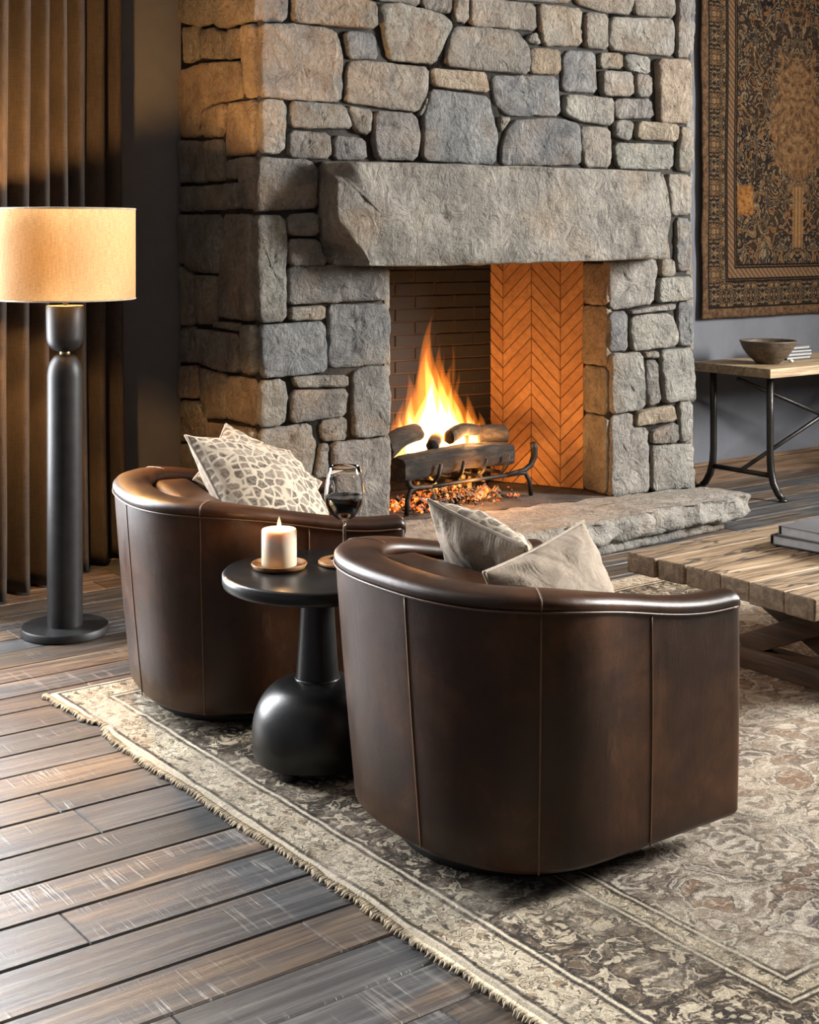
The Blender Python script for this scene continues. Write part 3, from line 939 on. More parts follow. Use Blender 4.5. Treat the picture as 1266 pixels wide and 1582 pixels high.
def add_stone(mb, pts, tint, to3d, seed, rough=.012, prot=.020, gap=-.002):
    rs = random.Random(seed)
    n = len(pts)
    ar = sum(pts[i][0] * pts[(i + 1) % n][1] - pts[(i + 1) % n][0] * pts[i][1] for i in range(n))
    if ar < 0:
        pts = pts[::-1]
    b = resample(chaikin([Vector((p[0], p[1])) for p in pts]), .016)
    cx = sum(p.x for p in b) / len(b); cy = sum(p.y for p in b) / len(b)
    ctr = Vector((cx, cy))
    so = Vector((seed * 3.1 % 50, seed * 1.7 % 50, seed * .9 % 50))
    out = []
    for p in b:
        d = ctr - p
        k = gap + .006 * noise.noise(Vector((p.x * 22, p.y * 22, 0)) + so)
        out.append(p + d.normalized() * max(-.004, min(k, d.length * .3)))
    base = rs.uniform(.0, prot); tx = rs.uniform(-.10, .10); ty = rs.uniform(-.10, .10)
    c = TINT[tint]; j = rs.uniform(.86, 1.14)
    mb.col = tuple(q * j * rs.uniform(.97, 1.03) for q in c)
    N = len(out)
    rings = [(0, -.035), (0, .004), (.002, .012), (.006, .017), (.014, .020), (.030, .0225)]
    v = []

    def h(p, edge):
        f1 = noise.fractal(Vector((p.x * 7, p.y * 7, 0)) + so, 1.0, 2.0, 4)
        rd = abs(noise.fractal(Vector((p.x * 16 + 2.5 * f1, p.y * 9, 3)) + so, 1.0, 2.1, 4))
        cell = noise.noise(Vector((p.x * 3.2, p.y * 3.2, 9)) + so)
        return base + edge + tx * (p.x - cx) * .5 + ty * (p.y - cy) * .5 + rough * (f1 * .8 - rd * 1.1 + cell * .6)
    for dd, e in rings:
        for p in out:
            d = ctr - p
            q = p + d.normalized() * min(dd, d.length * .55)
            v.append(to3d(q.x, q.y, h(q, e) if e > 0 else e + (h(q, 0) if e == 0 else 0)))
    inner = []
    for p in out:
        d = ctr - p
        inner.append(p + d.normalized() * min(.036, d.length * .55))
    sc = [.84, .68, .52, .36, .18]
    for s in sc:
        for q0 in inner:
            q = ctr + (q0 - ctr) * s
            v.append(to3d(q.x, q.y, h(q, .0235)))
    v.append(to3d(ctr.x, ctr.y, h(ctr, .027)))
    f = []
    nr = len(rings) + len(sc)
    for r in range(nr - 1):
        for i in range(N):
            k = (i + 1) % N
            f.append((r * N + i, r * N + k, (r + 1) * N + k, (r + 1) * N + i))
    for i in range(N):
        f.append(((nr - 1) * N + i, (nr - 1) * N + (i + 1) % N, nr * N))
    mb.add(v, f)


def P_front(x, z, h): return (x, -h, z)
def P_side(y, z, h): return (-h, y, z)


FW = 2.489; FD = 1.00                       # width, depth
OX0, OX1, OZ1 = .658, 1.936, 1.36           # opening
HZ = .17                                    # hearth height
cb = MB()
cb.mi = 0
sd = 1
for t, p in FRONT_STONES:
    add_stone(cb, p, t, P_front, sd); sd += 1
for t, p in SIDE_STONES:
    add_stone(cb, p[::-1], t, lambda y, z, h: (-h, y, z), sd, .009, .016); sd += 1
rs = random.Random(9)
# courses above the frame, up to the ceiling, and the right-hand return
z = 2.80
while z < 3.98:
    hh = min(rs.uniform(.22, .34), 4.0 - z)
    if hh < .1:
        break
    x = 0.0
    while x < FW - .05:
        ww = rs.uniform(.25, .55)
        if FW - x - ww < .2:
            ww = FW - x
        add_stone(cb, [(x + .005, z), (x + ww - .005, z), (x + ww - .005, z + hh - .01), (x + .005, z + hh - .01)], rs.choice('ggtbw'), P_front, sd); sd += 1
        x += ww
    y = 0.0
    while y < .93:
        ww = rs.uniform(.22, .4)
        if .94 - y - ww < .15:
            ww = .94 - y
        add_stone(cb, [(y + .005, z), (y + ww - .005, z), (y + ww - .005, z + hh - .01), (y + .005, z + hh - .01)], rs.choice('ttog'), P_side, sd); sd += 1
        y += ww
    z += hh
z = 0.0
while z < 3.98:                              # right return, mostly unseen
    hh = min(rs.uniform(.2, .36), 4.0 - z)
    y = .0
    while y < .70:
        ww = rs.uniform(.22, .4)
        if .72 - y - ww < .15:
            ww = .72 - y
        add_stone(cb, [(y + .005, z), (y + ww - .005, z), (y + ww - .005, z + hh - .01), (y + .005, z + hh - .01)], rs.choice('gtw'), lambda a, b, h: (FW + h, a, b), sd, .008, .012); sd += 1
        y += ww
    z += hh
# jamb reveals of the opening
for xr, sg in ((OX1, -1), (OX0, 1)):
    z = HZ
    for hh in (.40, .25, .31, .22):
        add_stone(cb, [(.0, z + .005), (.20, z + .005), (.20, z + hh - .005), (.0, z + hh - .005)], rs.choice('ot'), (lambda a, b, h, xr=xr, sg=sg: (xr + sg * h * .6, a, b)), sd, .007, .006); sd += 1
        z += hh
# hidden low courses of front and side behind the chairs
for x0, x1 in ((.0, .33), (.33, .655)):
    add_stone(cb, [(x0 + .005, .0), (x1 - .005, .0), (x1 - .005, .09), (x0 + .005, .09)], 'g', P_front, sd); sd += 1
for y0, y1 in ((.0, .3), (.3, .62), (.62, .94)):
    add_stone(cb, [(y0 + .005, .0), (y1 - .005, .0), (y1 - .005, .10), (y0 + .005, .10)], 't', P_side, sd); sd += 1
# mortar core with the opening left free
cb.mi = 1; cb.col = (.1, .1, .1)
e = .004
for b in [(e, OX0 - .002, e, FD, 0, 4), (OX1 + .002, FW - e, e, FD, 0, 4), (OX0 - .002, OX1 + .002, e, FD, OZ1, 4), (OX0 - .002, OX1 + .002, .72, FD, 0, OZ1)]:
    cb.box(*b)
chim = cb.build('chimney_breast', MAT['stone'], fire_place, True, [MAT['stone'], MAT['mortar']], True)

# --- mantel: one long rough-hewn slab with a hollowed left end
front = [(.272, 1.813), (.427, 1.816), (.748, 1.818), (1.10, 1.816), (1.465, 1.815), (1.80, 1.812), (2.127, 1.807), (2.165, 1.70), (2.183, 1.592), (2.160, 1.484), (2.176, 1.370),
         (1.95, 1.368), (1.722, 1.364), (1.32, 1.358), (.920, 1.352), (.816, 1.349), (.63, 1.352), (.454, 1.353), (.416, 1.429), (.346, 1.486), (.293, 1.542), (.285, 1.64), (.304, 1.731)]
back = [(.318, 1.822), (.43, 1.822), (.748, 1.822), (1.10, 1.820), (1.465, 1.818), (1.80, 1.815), (2.15, 1.810), (2.18, 1.70), (2.20, 1.592), (2.19, 1.484), (2.19, 1.365),
        (1.95, 1.362), (1.722, 1.358), (1.32, 1.352), (.920, 1.346), (.816, 1.345), (.60, 1.348), (.352, 1.352), (.360, 1.42), (.316, 1.470), (.298, 1.56), (.296, 1.65), (.305, 1.74)]
MD = .20


def subdiv_pair(a, b, step):
    oa = []; ob = []
    n = len(a)
    for i in range(n):
        p, q = Vector(a[i]), Vector(a[(i + 1) % n]); r, s = Vector(b[i]), Vector(b[(i + 1) % n])
        k = max(1, int((q - p).length / step))
        for j in range(k):
            oa.append(p.lerp(q, j / k)); ob.append(r.lerp(s, j / k))
    return oa, ob


fa, ba = subdiv_pair(front, back, .014)
N = len(fa)
mb = MB(); mb.col = (.275, .250, .212)


def mn(p, k=1.0):
    f1 = noise.fractal(Vector((p.x * 4, p.y * 4, 7.7)), 1.0, 2.0, 5)
    rd = abs(noise.fractal(Vector((p.x * 5 + p.y * 4 + f1, p.y * 9 - p.x * 3, 1)), 1.0, 2.1, 5))
    return k * (.016 * f1 - .022 * rd)


v = []
for s, off in ((0., .0), (.25, .0), (.5, .0), (.75, .0), (.92, .0), (1.0, .004)):
    for i in range(N):
        p = ba[i].lerp(fa[i], s)
        yy = -MD * s
        dk = smoothstep(.40, .27, p.x) * smoothstep(1.70, 1.81, p.y)   # broken upper corner
        yy *= 1 - .55 * dk
        jit = .008 * noise.noise(Vector((p.x * 9, p.y * 9, s * 4 + 5)))
        c = Vector((1.2, 1.58)); d = (c - p).normalized()
        q = p + d * (jit + off)
        v.append((q.x, yy, q.y))
cen = Vector((1.2, 1.585))
rgs = [(.012, .006), (.030, .011), (.055, .013)]
for dd, e in rgs:
    for p in fa:
        # inset: squeeze towards the slab's long axis
        ax = Vector((max(.50, min(2.0, p.x)), 1.585)); d = (ax - p)
        q = p + d.normalized() * min(dd, d.length * .6)
        dk = smoothstep(.40, .27, q.x) * smoothstep(1.70, 1.81, q.y)
        v.append((q.x, -(MD + e + mn(q)) + .11 * dk, q.y))
for s in (.72, .5, .28, .1, .0):
    for p in fa:
        ax = Vector((max(.50, min(2.0, p.x)), 1.585)); d = (ax - p)
        q = p + d.normalized() * min(.055, d.length * .6)
        q = ax + (q - ax) * s
        v.append((q.x, -(MD + .014 + mn(q)), q.y))
nr = len(v) // N
f = []
for r in range(nr - 1):
    for i in range(N):
        k = (i + 1) % N
        f.append((r * N + i, r * N + k, (r + 1) * N + k, (r + 1) * N + i))
mb.add(v, f)
mant = mb.build('mantel', MAT['stone'], fire_place, True, tint=True)
bm = bmesh.new(); bm.from_mesh(mant.data)
bmesh.ops.remove_doubles(bm, verts=bm.verts[:], dist=.0005)
bmesh.ops.recalc_face_normals(bm, faces=bm.faces[:]); bm.to_mesh(mant.data); bm.free()
mant['label'] = 'long rough-hewn grey stone slab mantel with a hollowed left end'

# --- hearth: raised slab with a chipped front edge


def hearth(name, poly, z0, z1, chip, col, seed):
    mb = MB(); mb.col = col
    pts = resample([Vector(p) for p in poly], .02)
    N = len(pts)
    cx = sum(p.x for p in pts) / N; cy = sum(p.y for p in pts) / N
    rows = [0, .12, .25, .4, .55, .7, .82, .92, 1.0]
    v = []
    for s in rows:
        for i, p in enumerate(pts):
            a = pts[(i - 1) % N]; b = pts[(i + 1) % N]
            t = (b - a).normalized(); nn = Vector((t.y, -t.x))
            zz = z0 + (z1 - z0) * s
            so = seed
            q = noise.fractal(Vector((p.x * 9, p.y * 9, zz * 16 + so)), 1.0, 2.0, 4)
            q2 = abs(noise.fractal(Vector((p.x * 5, p.y * 5, zz * 10 + so + 4)), 1.0, 2.0, 3))
            lip = noise.noise(Vector((p.x * 14, p.y * 14, so + 8)))
            o = chip * (q * .6 - q2 * 1.2) - chip * .35 * s ** 4 * (1 + lip)
            if s < .2:
                o -= chip * 1.1 * (1 - s / .2)
            v.append((p.x + nn.x * o, p.y + nn.y * o, zz - (.006 * (1 + lip) if s == 1.0 else 0)))
    for k in (.985, .96, .85, .6, .3):
        for i, p in enumerate(pts):
            x = cx + (v[(len(rows) - 1) * N + i][0] - cx) * k; y = cy + (v[(len(rows) - 1) * N + i][1] - cy) * k
            v.append((x, y, z1 + .004 * noise.fractal(Vector((x * 4, y * 4, so)), 1, 2, 3)))
    v.append((cx, cy, z1))
    nr = len(rows) + 5
    f = []
    for r in range(nr - 1):
        for i in range(N):
            k = (i + 1) % N
            f.append((r * N + i, r * N + k, (r + 1) * N + k, (r + 1) * N + i))
    for i in range(N):
        f.append(((nr - 1) * N + i, (nr - 1) * N + (i + 1) % N, nr * N))
    mb.add(v, f)
    o = mb.build(name, MAT['stone'], fire_place, True, tint=True)
    return o


hs = hearth('hearth_slab', [(-.02, -.66), (.6, -.635), (1.435, -.55), (2.0, -.455), (2.56, -.372), (2.615, -.30), (2.56, -.02), (1.3, -.012), (-.02, -.012)], .045, HZ, .046, (.42, .39, .34), 2.0)
hs['label'] = 'pale stone hearth slab with a rough chipped front edge'
hearth('hearth_footing', [(.02, -.585), (1.435, -.50), (2.42, -.33), (2.44, -.02), (.02, -.02)], .0, .05, .012, (.20, .19, .17), 6.0)

# --- firebox
fb = MB()
BX0, BX1, BY = .94, 1.655, .655


def brick_wall(mb, a, b, z0, z1, pattern):
    """bricks on the vertical plane from a to b (2D), standing out towards the room side"""
    a = Vector(a); b = Vector(b); L = (b - a).length; t = (b - a) / L; nn = Vector((t.y, -t.x))

    def P(s, z, h):
        q = a + t * s + nn * h
        return (q.x, q.y, z)
    mb.mi = 1
    mb.add([P(0, z0, 0), P(L, z0, 0), P(L, z1, 0), P(0, z1, 0)], [(0, 1, 2, 3)])
    mb.mi = 0

    def quad(q, h=.008):
        # clip to the panel
        def clip(poly, ax, val, keep):
            o = []
            for i in range(len(poly)):
                p, r = poly[i], poly[(i + 1) % len(poly)]
                ip = (p[ax] - val) * keep >= 0; ir = (r[ax] - val) * keep >= 0
                if ip: o.append(p)
                if ip != ir:
                    k = (val - p[ax]) / (r[ax] - p[ax])
                    o.append((p[0] + (r[0] - p[0]) * k, p[1] + (r[1] - p[1]) * k))
            return o
        for ax, val, kp in ((0, 0, 1), (0, L, -1), (1, z0, 1), (1, z1, -1)):
            q = clip(q, ax, val, kp)
            if len(q) < 3:
                return
        cx = sum(p[0] for p in q) / len(q); cz = sum(p[1] for p in q) / len(q)
        n = len(q)
        v = [P(p[0], p[1], 0) for p in q]
        v += [P(p[0], p[1], h * .7) for p in q]
        ins = []
        for p in q:
            d = Vector((cx - p[0], cz - p[1])); d = d.normalized() * min(.004, d.length * .3)
            ins.append(P(p[0] + d.x, p[1] + d.y, h))
        v += ins
        f = []
        for r_ in range(2):
            for i in range(n):
                k = (i + 1) % n
                f.append((r_ * n + i, r_ * n + k, (r_ + 1) * n + k, (r_ + 1) * n + i))
        f.append(tuple(2 * n + i for i in range(n)))
        mb.add(v, f)
    if pattern == 'chevron':
        W = .165; pitch = .074; g = .0035
        k = 0
        s = -.09
        while s < L:
            up = -1 if k % 2 == 0 else 1
            z = z0 - .5
            while z < z1 + .5:
                za = z if up > 0 else z + W; zb = z + W if up > 0 else z
                quad([(s + g * .3, za + g), (s + W - g * .3, zb + g), (s + W - g * .3, zb + pitch - g * .4), (s + g * .3, za + pitch - g * .4)], .009)
                z += pitch
            s += W; k += 1
    else:
        z = z0; k = 0
        while z < z1:
            s = -.12 * (k % 2)
            while s < L:
                quad([(s, z + .004), (s + .235, z + .004), (s + .235, z + .062), (s, z + .062)], .007)
                s += .242
            z += .067; k += 1


fbk = MB(); brick_wall(fbk, (BX0, BY), (BX1, BY), HZ, OZ1 + .1, 'course')
fbo = fbk.build('firebox_back', MAT['soot_brick'], fire_place, False, [MAT['soot_brick'], MAT['grout']])
fbo['label'] = 'sooty dark coursed brick back of the firebox'
fsw = MB(); brick_wall(fsw, (BX1, BY), (OX1, .20), HZ, OZ1 + .1, 'chevron')
o = fsw.build('firebox_side', MAT['herring'], fire_place, False, [MAT['herring'], MAT['grout']])
o['label'] = 'orange herringbone brick right side of the firebox'
fsl = MB(); brick_wall(fsl, (OX0, .20), (BX0, BY), HZ, OZ1 + .1, 'chevron')
o = fsl.build('firebox_side', MAT['herring'], fire_place, False, [MAT['herring'], MAT['grout']])
o['label'] = 'orange herringbone brick left side of the firebox'
ff = MB().box(OX0, OX1, -.02, .72, .05, HZ - .004)
ff.build('firebox_floor', MAT['ash'], fire_place, False)


def F(x, y, z):
    return FM @ Vector((x, y, z))


# ================================================================== GRATE, LOGS, FIRE
GA = R(10)     # the grate stands slightly turned in the firebox
GM = FM @ Matrix.Translation((1.15, .30, HZ)) @ Matrix.Rotation(GA, 4, 'Z')
gr = thing('fire_grate', 'black wrought iron grate with upturned bar ends under the burning logs', 'fire grate', GM.translation, GM.to_euler().z)
GI = MAT['grate_iron']
for yy in (-.17, .12):
    MB().tube([(-.34, yy, .115), (-.1, yy, .118), (.15, yy, .118), (.36, yy, .115)], .010, 8).build('rail', GI, gr)
for xx in (-.22, -.07, .08, .23):
    MB().tube([(xx, .16, .132), (xx, -.10, .132), (xx, -.165, .135), (xx + .003, -.195, .165), (xx + .012, -.205, .225)], .009, 8).build('cross_bar', GI, gr)
for xx, sg in ((-.34, -1), (.36, 1)):
    MB().tube([(xx - sg * .10, -.17, .118), (xx - sg * .03, -.17, .125), (xx + sg * .03, -.172, .115), (xx + sg * .055, -.178, .07), (xx + sg * .062, -.18, .0)], .012, 8).build('leg', GI, gr)
    MB().tube([(xx - sg * .08, .12, .118), (xx + sg * .02, .12, .10), (xx + sg * .03, .12, .0)], .012, 8).build('leg', GI, gr)
MB().tube([(.30, -.17, .120), (.385, -.17, .130), (.43, -.17, .150), (.455, -.17, .190), (.455, -.17, .235), (.445, -.17, .262)], [.012, .013, .014, .017, .019, .016], 10).build('horn', GI, gr)
MB().tube([(-.28, -.17, .120), (-.36, -.17, .125), (-.385, -.175, .145), (-.385, -.175, .165)], [.012, .013, .015, .014], 10).build('horn', GI, gr)


def log(p, q, r0, r1, seed, label, square=0.0):
    p = Vector(p); q = Vector(q)
    d = q - p; L = d.length
    t = thing('firewood_log', label, 'log', GM @ ((p + q) / 2), 0, 'burning firewood logs')
    M = (GM.to_3x3() @ d).to_track_quat('Z', 'X').to_matrix().to_4x4()
    seg = 28; nl = 22
    prof = []
    mb = MB(); v = []; f = []
    for i in range(nl + 1):
        s = i / nl
        e = 1.0 if 0 < i < nl else .93
        for k in range(seg):
            an = 2 * PI * k / seg
            sq = 1 + square * (1 / max(abs(math.cos(an)), abs(math.sin(an))) - 1)
            r = (r0 + (r1 - r0) * s) * e * sq
            dirv = Vector((math.cos(an), math.sin(an), 0))
            r *= 1 + .12 * noise.fractal(Vector((dirv.x * 1.6, dirv.y * 1.6, s * L * 7 + seed)), 1, 2, 4)
            bend = .018 * math.sin(s * PI)
            v.append((dirv.x * r + bend, dirv.y * r, (s - .5) * L))
    for i in range(nl):
        for k in range(seg):
            l = (k + 1) % seg
            f.append((i * seg + k, i * seg + l, (i + 1) * seg + l, (i + 1) * seg + k))
    mb.add([M @ Vector(a) for a in v], f)
    mb.build('bark', MAT['bark'], t)
    for i, nm in ((0, 'cut_end'), (nl, 'cut_end')):
        m2 = MB()
        ring = [Vector(v[i * seg + k]) for k in range(seg)]
        c = sum(ring, Vector()) / seg
        c2 = c + Vector((0, 0, .006 if i else -.006))
        vv = [M @ a for a in ring] + [M @ (c + (a - c) * .6 + (c2 - c)) for a in ring] + [M @ c2]
        ff_ = [(k, (k + 1) % seg, seg + (k + 1) % seg, seg + k) for k in range(seg)] + [(seg + k, seg + (k + 1) % seg, 2 * seg) for k in range(seg)]
        m2.add(vv, ff_)
        o = m2.build(nm, MAT['bark'], t)
        bm = bmesh.new(); bm.from_mesh(o.data); bmesh.ops.recalc_face_normals(bm, faces=bm.faces[:]); bm.to_mesh(o.data); bm.free()
    return t


log((-.40, -.115, .205), (.32, -.115, .215), .062, .058, 1.0, 'long thick charred log lying across the front of the iron grate', .5)
log((-.30, .085, .195), (.30, .085, .200), .055, .05, 4.0, 'charred log lying across the back of the grate, half hidden by flames')
log((-.43, -.055, .300), (-.17, .01, .350), .056, .042, 7.0, 'dark log tilted up at the left end of the pile beside the stone jamb')
log((-.05, -.085, .325), (.19, -.02, .335), .036, .028, 11.0, 'short blackened split log resting on top in the middle of the fire')
log((.12, .10, .272), (.36, -.07, .305), .045, .043, 15.0, 'round-ended charred log poking out at the right end of the pile')
log((-.17, -.10, .293), (-.02, .03, .30), .032, .028, 21.0, 'small charred stub on top of the front log, in front of the tallest flame')

# ember bed
rs = random.Random(3)
mb = MB()
for i in range(520):
    x = rs.gauss(-.02, .20); y = rs.gauss(-.03, .095)
    if abs(x) > .45 or abs(y) > .24:
        continue
    s = rs.uniform(.006, .014) * rs.choice((1, 1, 1, 1.9))
    z = .004 + .05 * math.exp(-(x / .28) ** 2 - (y / .12) ** 2) * rs.random() + s * .4
    c = GM @ Vector((x, y, z))
    vs = []
    for d in ((1, 0, 0), (-1, 0, 0), (0, 1, 0), (0, -1, 0), (0, 0, 1), (0, 0, -1), (.7, .7, .5), (-.7, -.6, .5)):
        vs.append(c + Vector(d) * s * rs.uniform(.6, 1.2))
    mb.add(vs, [(0, 6, 4), (6, 2, 4), (0, 2, 6), (2, 1, 4), (1, 7, 4), (7, 3, 4), (1, 3, 7), (3, 0, 4), (2, 0, 5), (1, 2, 5), (3, 1, 5), (0, 3, 5)])
o = mb.build('ember_bed', MAT['ember'], None, False)
tag(o, 'glowing orange embers and grey ash heaped under the grate', 'embers', None, 'stuff')

# flames: tongues of glowing gas rising from the logs
fire = thing('fire', 'tall yellow-white flames rising from the logs on the grate', 'flames', GM.translation, GM.to_euler().z)


def tongue(x, y, z, h, r, lean, seed, mat):
    n = 22; seg = 14
    v = []; f = []
    rs_ = random.Random(seed)
    ph = rs_.uniform(0, 6); ph2 = rs_.uniform(0, 6)
    for i in range(n + 1):
        s = i / n
        rad = r * (math.sin(PI * min(1, (s * .9 + .10)) ** .62) ** .9) * (1 - s) ** .30 + .0006
        ox = lean[0] * s ** 1.3 * h + .035 * h * math.sin(ph + s * 6.0) * s * 1.6
        oy = lean[1] * s ** 1.3 * h + .03 * h * math.sin(ph2 + s * 5.0) * s
        for k in range(seg):
            an = 2 * PI * k / seg
            q = 1 + .30 * noise.noise(Vector((math.cos(an) * 1.4 + seed, math.sin(an) * 1.4, s * 3.4)))
            v.append((x + ox + math.cos(an) * rad * q, y + oy + math.sin(an) * rad * q * .8, z + s * h))
    for i in range(n):
        for k in range(seg):
            l = (k + 1) % seg
            f.append((i * seg + k, i * seg + l, (i + 1) * seg + l, (i + 1) * seg + k))
    f.append(tuple(range(seg))[::-1]); f.append(tuple(n * seg + k for k in range(seg)))
    MB().add(v, f).build('flame_tongue', MAT[mat], fire)


rs = random.Random(12)
tong = [  # x, y, z, height, radius, lean
    (-.13, .02, .24, .56, .075, .12), (-.07, .03, .25, .66, .07, .03), (-.02, .0, .25, .52, .065, .02), (-.19, .02, .24, .40, .06, -.05),
    (.05, .03, .25, .42, .06, .05), (.12, .02, .26, .36, .045, -.18), (.20, .0, .26, .26, .04, -.22), (-.27, .03, .22, .30, .05, .05),
    (-.34, .0, .20, .20, .04, .1), (.27, .02, .24, .18, .035, -.1), (-.10, -.05, .26, .40, .05, .05)]
sd = 100
for x, y, z, h, r, l in tong:
    r *= 1.25
    tongue(x, y, z, h * 1.04, r, (l, .02), sd, 'flame_outer'); sd += 1
    tongue(x, y, z - .01, h * .78, r * .72, (l, .02), sd, 'flame_mid'); sd += 1
for x, y, z, h, r, l in tong[:7]:
    tongue(x + rs.uniform(-.01, .01), y, z - .02, h * .60, r * .72, (l, .0), sd, 'flame_core'); sd += 1
for k in range(16):
    x = rs.uniform(-.30, .27)
    tongue(x, rs.uniform(-.04, .05), .23, rs.uniform(.08, .22), rs.uniform(.012, .022), (rs.uniform(-.2, .2), 0), sd, 'flame_mid'); sd += 1
for k in range(7):
    x = rs.uniform(-.20, .08)
    tongue(x, rs.uniform(-.03, .05), rs.uniform(.45, .6), rs.uniform(.16, .30), rs.uniform(.010, .018), (rs.uniform(-.05, .1), 0), sd, 'flame_outer'); sd += 1
for k in range(22):
    x = rs.uniform(-.30, .26)
    tongue(x, rs.uniform(-.10, .04), rs.uniform(.05, .09), rs.uniform(.05, .10), rs.uniform(.008, .016), (rs.uniform(-.9, .9), 0), sd, rs.choice(('flame_mid', 'flame_outer'))); sd += 1

# ================================================================== RUG
RX0, RX1, RY0, RY1 = 1.804, 6.4, 1.34, 4.40
rug = thing('rug', 'worn beige and brown oriental rug under the armchairs and coffee table', 'rug', (RX0, RY1, 0))
mb = MB()
xs = [RX0 + (RX1 - RX0) * i / 240 for i in range(241)]
ys = [RY1 + (RY0 - RY1) * j / 160 for j in range(161)]
v = []; f = []


def edge_wave(y):
    return .014 * noise.noise(Vector((y * 3.0, 1.3, 0))) + .006 * noise.noise(Vector((y * 14, 5, 0))) + .03 * math.exp(-((y - 4.02) / .06) ** 2)


for j, y in enumerate(ys):
    for i, x in enumerate(xs):
        k = max(0, 1 - (x - RX0) / .35)
        xx = x + edge_wave(y) * k
        rim = min(x - RX0, RX1 - x, RY1 - y, y - RY0)
        z = .011 * smoothstep(-.002, .014, rim) + .0025 * noise.noise(Vector((x * 2.5, y * 2.5, 0))) * smoothstep(0, .1, rim) + .002
        z += .010 * math.exp(-((y - 3.99) / .03) ** 2) * k
        v.append((xx - RX0, y - RY1, z))
W_ = len(xs)
for j in range(len(ys) - 1):
    for i in range(W_ - 1):
        f.append((j * W_ + i, (j + 1) * W_ + i, (j + 1) * W_ + i + 1, j * W_ + i + 1))
mb.add(v, f)
mb.build('rug_pile', MAT['rug'], rug)
rs = random.Random(8)
mb = MB()
y = RY1 - .004
while y > RY0:
    x0 = RX0 + edge_wave(y)
    ln = rs.uniform(.005, .019); a = rs.uniform(-.5, .5)
    pts = [(x0 + .008 - RX0, y - RY1, .010), (x0 - ln * .5 - RX0, y + a * ln * .4 - RY1, .009), (x0 - ln - RX0, y + a * ln - RY1, .002)]
    mb.tube(pts, [.0032, .0034, .0016], 5)
    y -= rs.uniform(.005, .010)
fr = mb.build('fringe', MAT['fringe'], rug)
fr['kind'] = 'stuff'; fr['label'] = 'pale cream thread fringe'

# ================================================================== ARMCHAIRS
CB = .385; CA = .318; CFX = .415; TH = .078


def chair_path():
    raw = []
    m = 26
    for i in range(m):
        raw.append((CFX + (0 - CFX) * i / m, CB))
    k = 90
    nn = 2.5
    for i in range(k + 1):
        an = PI / 2 + PI * i / k
        c_, s_ = math.cos(an), math.sin(an)
        raw.append((-CA * abs(c_) ** (2 / nn), CB * (1 if s_ >= 0 else -1) * abs(s_) ** (2 / nn)))
    for i in range(1, m + 1):
        raw.append((CFX * i / m, -CB))
    # resample by arc length
    L = [0]
    for a, b in zip(raw, raw[1:]):
        L.append(L[-1] + math.hypot(b[0] - a[0], b[1] - a[1]))
    out = []; n = 120; j = 0
    for i in range(n + 1):
        t = L[-1] * i / n
        while j < len(L) - 2 and L[j + 1] < t:
            j += 1
        q = (t - L[j]) / (L[j + 1] - L[j])
        out.append(Vector((raw[j][0] + (raw[j + 1][0] - raw[j][0]) * q, raw[j][1] + (raw[j + 1][1] - raw[j][1]) * q)))
    return out


CP = chair_path()


def thick(i):
    return TH + .035 * smoothstep(.06, -.26, CP[i].x)


def chair_top(x):
    return .694 - .084 * smoothstep(-.25, .36, x)


def chair_frame(i):
    a = CP[max(0, i - 1)]; b = CP[min(len(CP) - 1, i + 1)]
    t = (b - a).normalized()
    return CP[i], Vector((-t.y, t.x))       # inward normal (path runs anticlockwise)


def chair_pt(i, d, z, grow=0.0):
    """point d inward of the outer face at height z"""
    p, nn = chair_frame(i)
    back = smoothstep(.10, -.30, p.x)
    fl = (.004 + .055 * back) * (z / .70) ** 1.2 + .006 * math.sin(PI * min(1, z / .7))
    q = p + nn * (d - fl)
    return Vector((q.x, q.y, z))


def sweep(secf, name, mat, parent, r=.022, i0=0, i1=None):
    """sweep a closed section along the chair path with rounded ends; secf(i, s) -> [(d,z)]"""
    n = len(CP) - 1
    rows = []
    ends = [(0.0, 1.0), (.35, .94), (.7, .71), (.92, .38), (1.0, .0)]

    def row(i, push, ins):
        sec = secf(i)
        md = (min(q[0] for q in sec) + max(q[0] for q in sec)) / 2; mz0 = min(q[1] for q in sec); mz1 = max(q[1] for q in sec)
        o = []
        for d, z in sec:
            d2 = d + (ins if d < md else -ins); z2 = z - ins * .9 if z > mz1 - .04 else z
            p = chair_pt(i, d2, z2)
            a = CP[0] - CP[1] if i == 0 else CP[-1] - CP[-2]
            if push:
                a = a.normalized() * push
                p.x += a.x; p.y += a.y
            o.append(p)
        return o
    for pu, k in reversed(ends):
        rows.append(row(0, r * pu, r * (1 - k)))
    for i in range(1, n):
        rows.append(row(i, 0, 0))
    for pu, k in ends:
        rows.append(row(n, r * pu, r * (1 - k)))
    S = len(rows[0]); v = [p for rw in rows for p in rw]; f = []
    for a in range(len(rows) - 1):
        for k in range(S):
            l = (k + 1) % S
            f.append((a * S + k, a * S + l, (a + 1) * S + l, (a + 1) * S + k))
    f.append(tuple(range(S))[::-1]); f.append(tuple((len(rows) - 1) * S + k for k in range(S)))
    o = MB().add(v, f).build(name, mat, parent)
    sharp(o, 55)
    return o


